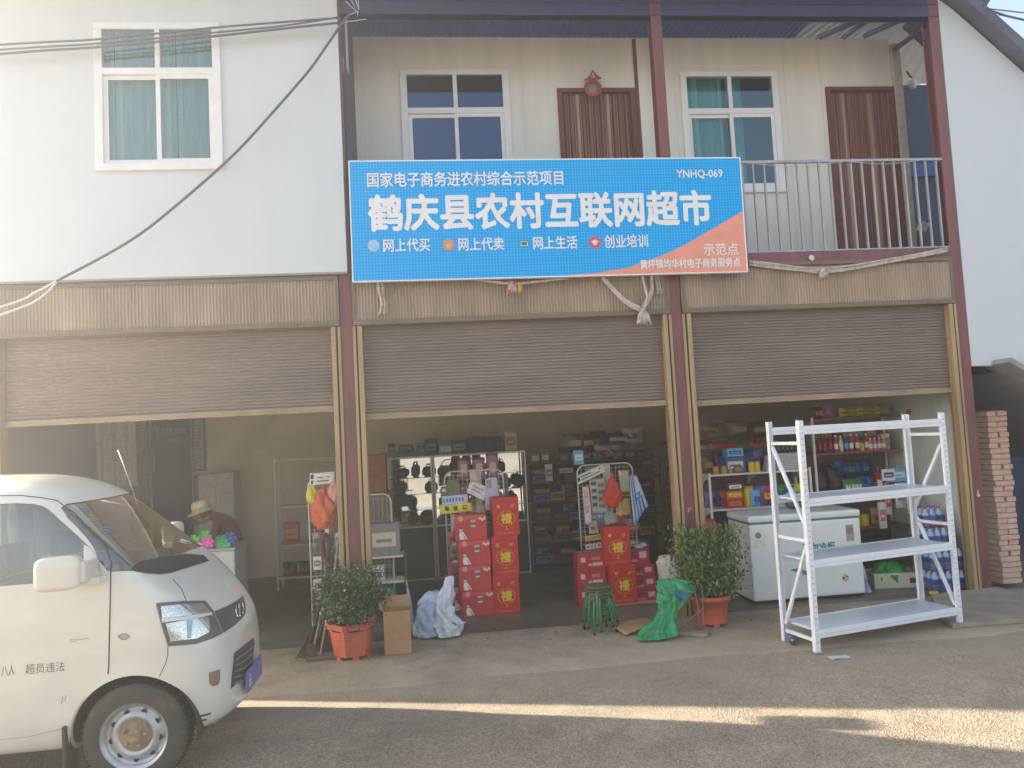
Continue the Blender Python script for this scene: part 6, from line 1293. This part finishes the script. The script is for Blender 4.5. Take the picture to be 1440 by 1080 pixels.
# ---- left shop: posters, banner, cupboard, shelf, person
m_ban = M('navy_banner', (34, 52, 92), .6, var=.12, scale=1.5)
BN = thing('wall_banner', 'tall navy wall banner with faint pale lettering in the left shop', 'banner', (-4.36, 4.2, .0)); MB().box(-.27, .31, .02, .035, .55, 2.9, m_ban).build('cloth', BN)
mb = MB(); pal = P(110, 130, 160)
for k in range(7): mb.box(-.2 + .066 * k, -.2 + .066 * k + .05, .015, .02, 2.28, 2.37, pal)
mb.box(-.1, .14, .015, .02, 2.16, 2.20, pal).box(-.05, .07, .015, .02, 2.5, 2.6, pal); tag(mb.build('lettering', BN), kind='stuff')
def poster(label, x0, x1, z0, z1, col, fr, seed):
    t = thing('framed_poster', label, 'poster', ((x0 + x1) / 2, 4.24, z0)); w_ = (x1 - x0) / 2; h = z1 - z0
    MB().box(-w_, w_, -.012, 0, 0, h, P(*col)).build('sheet', t); mb = MB(); mb.box(-w_ - .03, -w_, -.02, 0, -.03, h + .03, P(*fr)).box(w_, w_ + .03, -.02, 0, -.03, h + .03, P(*fr)).box(-w_, w_, -.02, 0, -.03, 0, P(*fr)).box(-w_, w_, -.02, 0, h, h + .03, P(*fr)); mb.build('frame', t)
    rr = random.Random(seed); mb = MB(); z = h - .12
    while z > .08: mb.box(-w_ * .8, w_ * rr.uniform(.2, .8), -.0135, -.0125, z, z + .02, P(130, 130, 128)); z -= .05
    tag(mb.build('print', t), kind='stuff')
poster('pale framed notice left of the navy banner', -4.93, -4.70, 1.75, 2.55, (176, 178, 172), (84, 92, 88), 1); poster('lower dark framed notice left of the navy banner', -4.93, -4.70, .9, 1.62, (110, 112, 110), (70, 80, 60), 2); poster('pale framed notice right of the navy banner', -4.0, -3.86, 1.72, 2.5, (168, 172, 168), (58, 64, 66), 3); poster('lower grey framed notice right of the navy banner', -4.0, -3.86, .9, 1.6, (120, 126, 126), (70, 76, 76), 4)
CB = thing('cupboard', 'tall pale cupboard with two upright handles in the left shop', 'cupboard', (-3.50, 3.75, .004)); MB().box(-.25, .25, -.2, .2, 0, 1.66, P(190, 184, 168), .006).build('carcass', CB)
for sx_ in (-1, 1): d_ = MB().box(min(0, sx_ * .246) + (.002 if sx_ > 0 else 0), max(0, sx_ * .246) - (.002 if sx_ < 0 else 0), -.215, -.202, .05, 1.63, P(196, 190, 174), .004).build('door', CB); MB().box(sx_ * .035 - .008, sx_ * .035 + .008, -.24, -.215, 1.18, 1.42, P(230, 224, 206, rough=.2), .004).build('handle', d_)
t = shelf_unit('white_shelf', 'empty looking white shelf against the wall of the left shop', (-2.02, 3.2, .004), 1.05, .36, (.18, .63, 1.16, 1.82), P(206, 204, 190))
put('box', 'red', 'gold', (.2, .2, .30), (-2.36, 3.1, .635), .1, 'on the white shelf in the left shop', None); put('box', 'maroon', 'red', (.24, .2, .26), (-2.0, 3.14, .635), 0, 'right of the red box on the white shelf', None)
row(-2.5, -1.5, 3.14, .182, [('bag', 'dark green', 'red', (.2, .15, .2)), ('box', 'grey', 'black', (.2, .2, .16))], 'on the bottom of the white shelf', 'packs low on the white shelf', 70)
mb = MB(); mb.grid(lambda u, v: (-1.0 * .3 + .5 * u, .05 * math.sin(u * 20) * v, -1.0 * v), 30, 4, P(176, 172, 158)); o = mb.build('curtain'); o.location = (-4.45, 2.6, 2.6); tag(o, 'pale patterned curtain hanging at the far left of the left shop', 'curtain')
TB = thing('display_chest', 'white display chest topped with bright toy windmills before the stooping person', 'chest', (-2.92, 1.05, .004)); MB().box(-.38, .38, -.28, .28, 0, .90, P(196, 196, 198), .02).build('cabinet', TB); MB().box(-.39, .39, -.29, .29, .90, .93, P(170, 172, 176), .008).build('top', TB)
wm = {}
for i, (x, y, z, c) in enumerate(((-3.12, .9, .97, (230, 220, 70)), (-3.0, .86, 1.0, (70, 210, 80)), (-2.92, .9, .95, (240, 130, 80)), (-2.84, .84, .98, (232, 90, 190)), (-2.78, .95, .93, (240, 110, 200)), (-2.70, .88, .98, (60, 160, 110)), (-2.62, .92, 1.0, (70, 120, 200)), (-2.66, .82, .94, (70, 180, 110)), (-3.2, .95, 1.02, (90, 150, 130)), (-2.9, .98, 1.03, (80, 220, 90)))):
    mb = MB()
    for k in range(6):
        a = k * math.pi / 3 + i; u = Vector((math.cos(a), -.25, math.sin(a))); v = Vector((-math.sin(a), 0, math.cos(a))); mb.add([(0, 0, 0), u * .075, u * .06 + v * .05 + Vector((0, -.02, 0)), v * .02], [(0, 1, 2, 3)], P(*c), True)
    mb.lathe([(0, -.012), (.01, 0), (0, .012)], P(240, 230, 120), 8, 'y', caps=False).tube([(0, .012, 0), (0, .03, -.07)], .004, P(220, 220, 220), 5)
    o = mb.build('toy_windmill'); o.location = (x, y, z + .02); nm = ('yellow', 'light green', 'orange', 'magenta', 'pink', 'sea green', 'blue', 'green', 'greyish green', 'bright green')[i]; tag(o, '%s toy windmill lying on the white display chest' % nm, 'toy', 'toy windmills on the chest')
# person bent over the chest, facing left
m_skin = P(156, 114, 94, rough=.6); m_sweat = M('maroon_sweater', (116, 30, 50), .9, var=.2, scale=20, bump=.4, bscale=150); m_trous = P(46, 46, 54, rough=.9); m_hat = M('straw_hat', (214, 200, 164), .85, var=.12, scale=30, bump=.4, bscale=120); m_hair = P(34, 28, 28, rough=.7)
PS = thing('person', 'stooping person in a pale brimmed hat and maroon sweater behind the van', 'person', (-2.70, 1.62, .004))
def skin(name, verts, edges, radii, mat, parent, sub=2):
    me = bpy.data.meshes.new(name); me.from_pydata(verts, edges, []); o = link(name, me); o.modifiers.new('skin', 'SKIN'); 
    for i, r in enumerate(radii): me.skin_vertices[0].data[i].radius = (r, r) if not isinstance(r, tuple) else r
    me.skin_vertices[0].data[0].use_root = True; s_ = o.modifiers.new('s', 'SUBSURF'); s_.levels = s_.render_levels = sub
    m2 = eval_mesh(o); m2.materials.clear(); m2.materials.append(mat)
    for p in m2.polygons: p.use_smooth = True
    return link(name, m2, parent)
V = [(-.06, 0, .86), (-.08, 0, .99), (-.13, 0, 1.10), (-.21, 0, 1.18), (-.29, 0, 1.215), (-.36, 0, 1.24),
     (-.05, .09, .80), (-.03, .10, .45), (-.05, .11, .08), (-.15, .12, .03), (-.05, -.09, .80), (-.03, -.10, .45), (-.05, -.11, .08), (-.15, -.12, .03),
     (-.20, .15, 1.15), (-.27, .18, .96), (-.42, .14, .98), (-.20, -.15, 1.15), (-.26, -.19, .96), (-.42, -.17, .97)]
E_ = [(0, 1), (1, 2), (2, 3), (3, 4), (4, 5), (0, 6), (6, 7), (7, 8), (8, 9), (0, 10), (10, 11), (11, 12), (12, 13), (3, 14), (14, 15), (15, 16), (3, 17), (17, 18), (18, 19)]
Rr = [.115, .115, .12, .115, .058, .054, .085, .065, .045, .04, .09, .065, .045, .04, .06, .05, .033, .06, .05, .033]
bo = skin('body', V, E_, Rr, m_sweat, PS)
# trousers and skin as areas of the continuous body
bo.data.materials.append(m_trous); bo.data.materials.append(m_skin)
for p in bo.data.polygons:
    c = p.center
    if c.z < .84 and c.x > -.2: p.material_index = 1
    elif c.x < -.335: p.material_index = 2
mb = MB(); xf = T((-.42, 0, 1.25), ry=-.55)
def headf(u, v):
    a, b_ = 2 * math.pi * u, -math.pi / 2 + math.pi * v; x, y, z = math.cos(b_) * math.cos(a), math.cos(b_) * math.sin(a), math.sin(b_)
    return (x * .098 + (-.012 if x < -.8 and abs(z) < .3 else 0) - .01 * (z < -.2), y * .075 * (1 - .15 * (z < -.4)), z * .118)
mb.grid(headf, 28, 20, m_skin, True, xf); hd = mb.build('head', PS); mb = MB()
mb.lathe([(0, -.02), (.012, -.014), (.015, 0), (.006, .028), (0, .03)], m_skin, 8, 'z', (-.102, 0, -.01), xf=xf, caps=False); mb.build('nose', hd)
for s in (-1, 1):
    mb = MB(); mb.lathe([(0, -.008), (.009, 0), (0, .008)], m_hair, 8, 'z', (-.085, s * .033, .015), xf=xf, caps=False); mb.build('eye', hd); mb = MB(); mb.lathe([(0, -.008), (.026, 0), (0, .008)], m_skin, 10, 'y', (.01, s * .074, 0), xf=xf, caps=False); mb.build('ear', hd)
mb = MB(); mb.box(-.096, -.088, -.022, .022, -.056, -.05, P(140, 76, 70), .002, xf=xf); mb.build('mouth', hd)
mb = MB(); mb.grid(lambda u, v: (.012 + .104 * math.cos(-1.9 + 3.8 * u) * math.cos(-.5 + 2.0 * v), .082 * math.sin(-1.9 + 3.8 * u) * math.cos(-.5 + 2.0 * v), .125 * math.sin(-.5 + 2.0 * v)), 20, 12, m_hair, True, xf); mb.build('hair', PS)
mb = MB(); xh = T((-.435, 0, 1.285), ry=-.28)
mb.lathe([(.175, -.022), (.178, -.016), (.14, .0), (.108, .010), (.104, .04), (.098, .095), (.085, .118), (.05, .128), (0, .13)], m_hat, 28, 'z', xf=xh, caps=False).lathe([(.174, -.026), (.13, -.006), (.10, .0)], m_hat, 28, 'z', xf=xh, caps=False).lathe([(.107, .012), (.106, .034)], P(150, 132, 104), 28, 'z', xf=xh, caps=False); mb.build('hat', PS)
for s, (hx, hy, hz) in ((1, (-.44, .14, .985)), (-1, (-.44, -.17, .975))):
    q = [(0, 0, 0), (-.035, 0, -.008), (-.075, 0, -.012)]; Vh = [(hx, hy, hz), (hx - .045, hy, hz - .006)]; Eh = [(0, 1)]; Rh = [.026, .034]
    for k in range(4):
        yo = (k - 1.5) * .019; L_ = (.065, .075, .07, .055)[k]; b0 = len(Vh); Vh += [(hx - .08, hy + yo, hz - .008), (hx - .08 - L_ * .55, hy + yo * 1.1, hz - .018), (hx - .08 - L_ * .9, hy + yo * 1.1, hz - .04)]; Eh += [(1, b0), (b0, b0 + 1), (b0 + 1, b0 + 2)]; Rh += [.010, .009, .0075]
    b0 = len(Vh); Vh += [(hx - .03, hy - s * .035, hz - .015), (hx - .062, hy - s * .05, hz - .03)]; Eh += [(0, b0), (b0, b0 + 1)]; Rh += [.011, .009]
    skin('hand', Vh, Eh, Rh, m_skin, PS, 1)
# clutter at the far left wall
for i, (x, z, c) in enumerate(((-4.75, 2.2, (150, 150, 140)), (-4.6, 1.9, (110, 112, 104)), (-4.68, 1.5, (120, 116, 100)))):
    sheet_item('wall_cloth', '%s patterned cloth hanging at the far left wall' % ('upper pale', 'middle dark', 'lower brownish')[i], 'cloth', ((x - .14 + .3 * 0, z + .2), (x + .14, z + .2), (x + .12, z - .2), (x - .14, z - .2)), P(*c), 3.9)
bpy.context.view_layer.update()
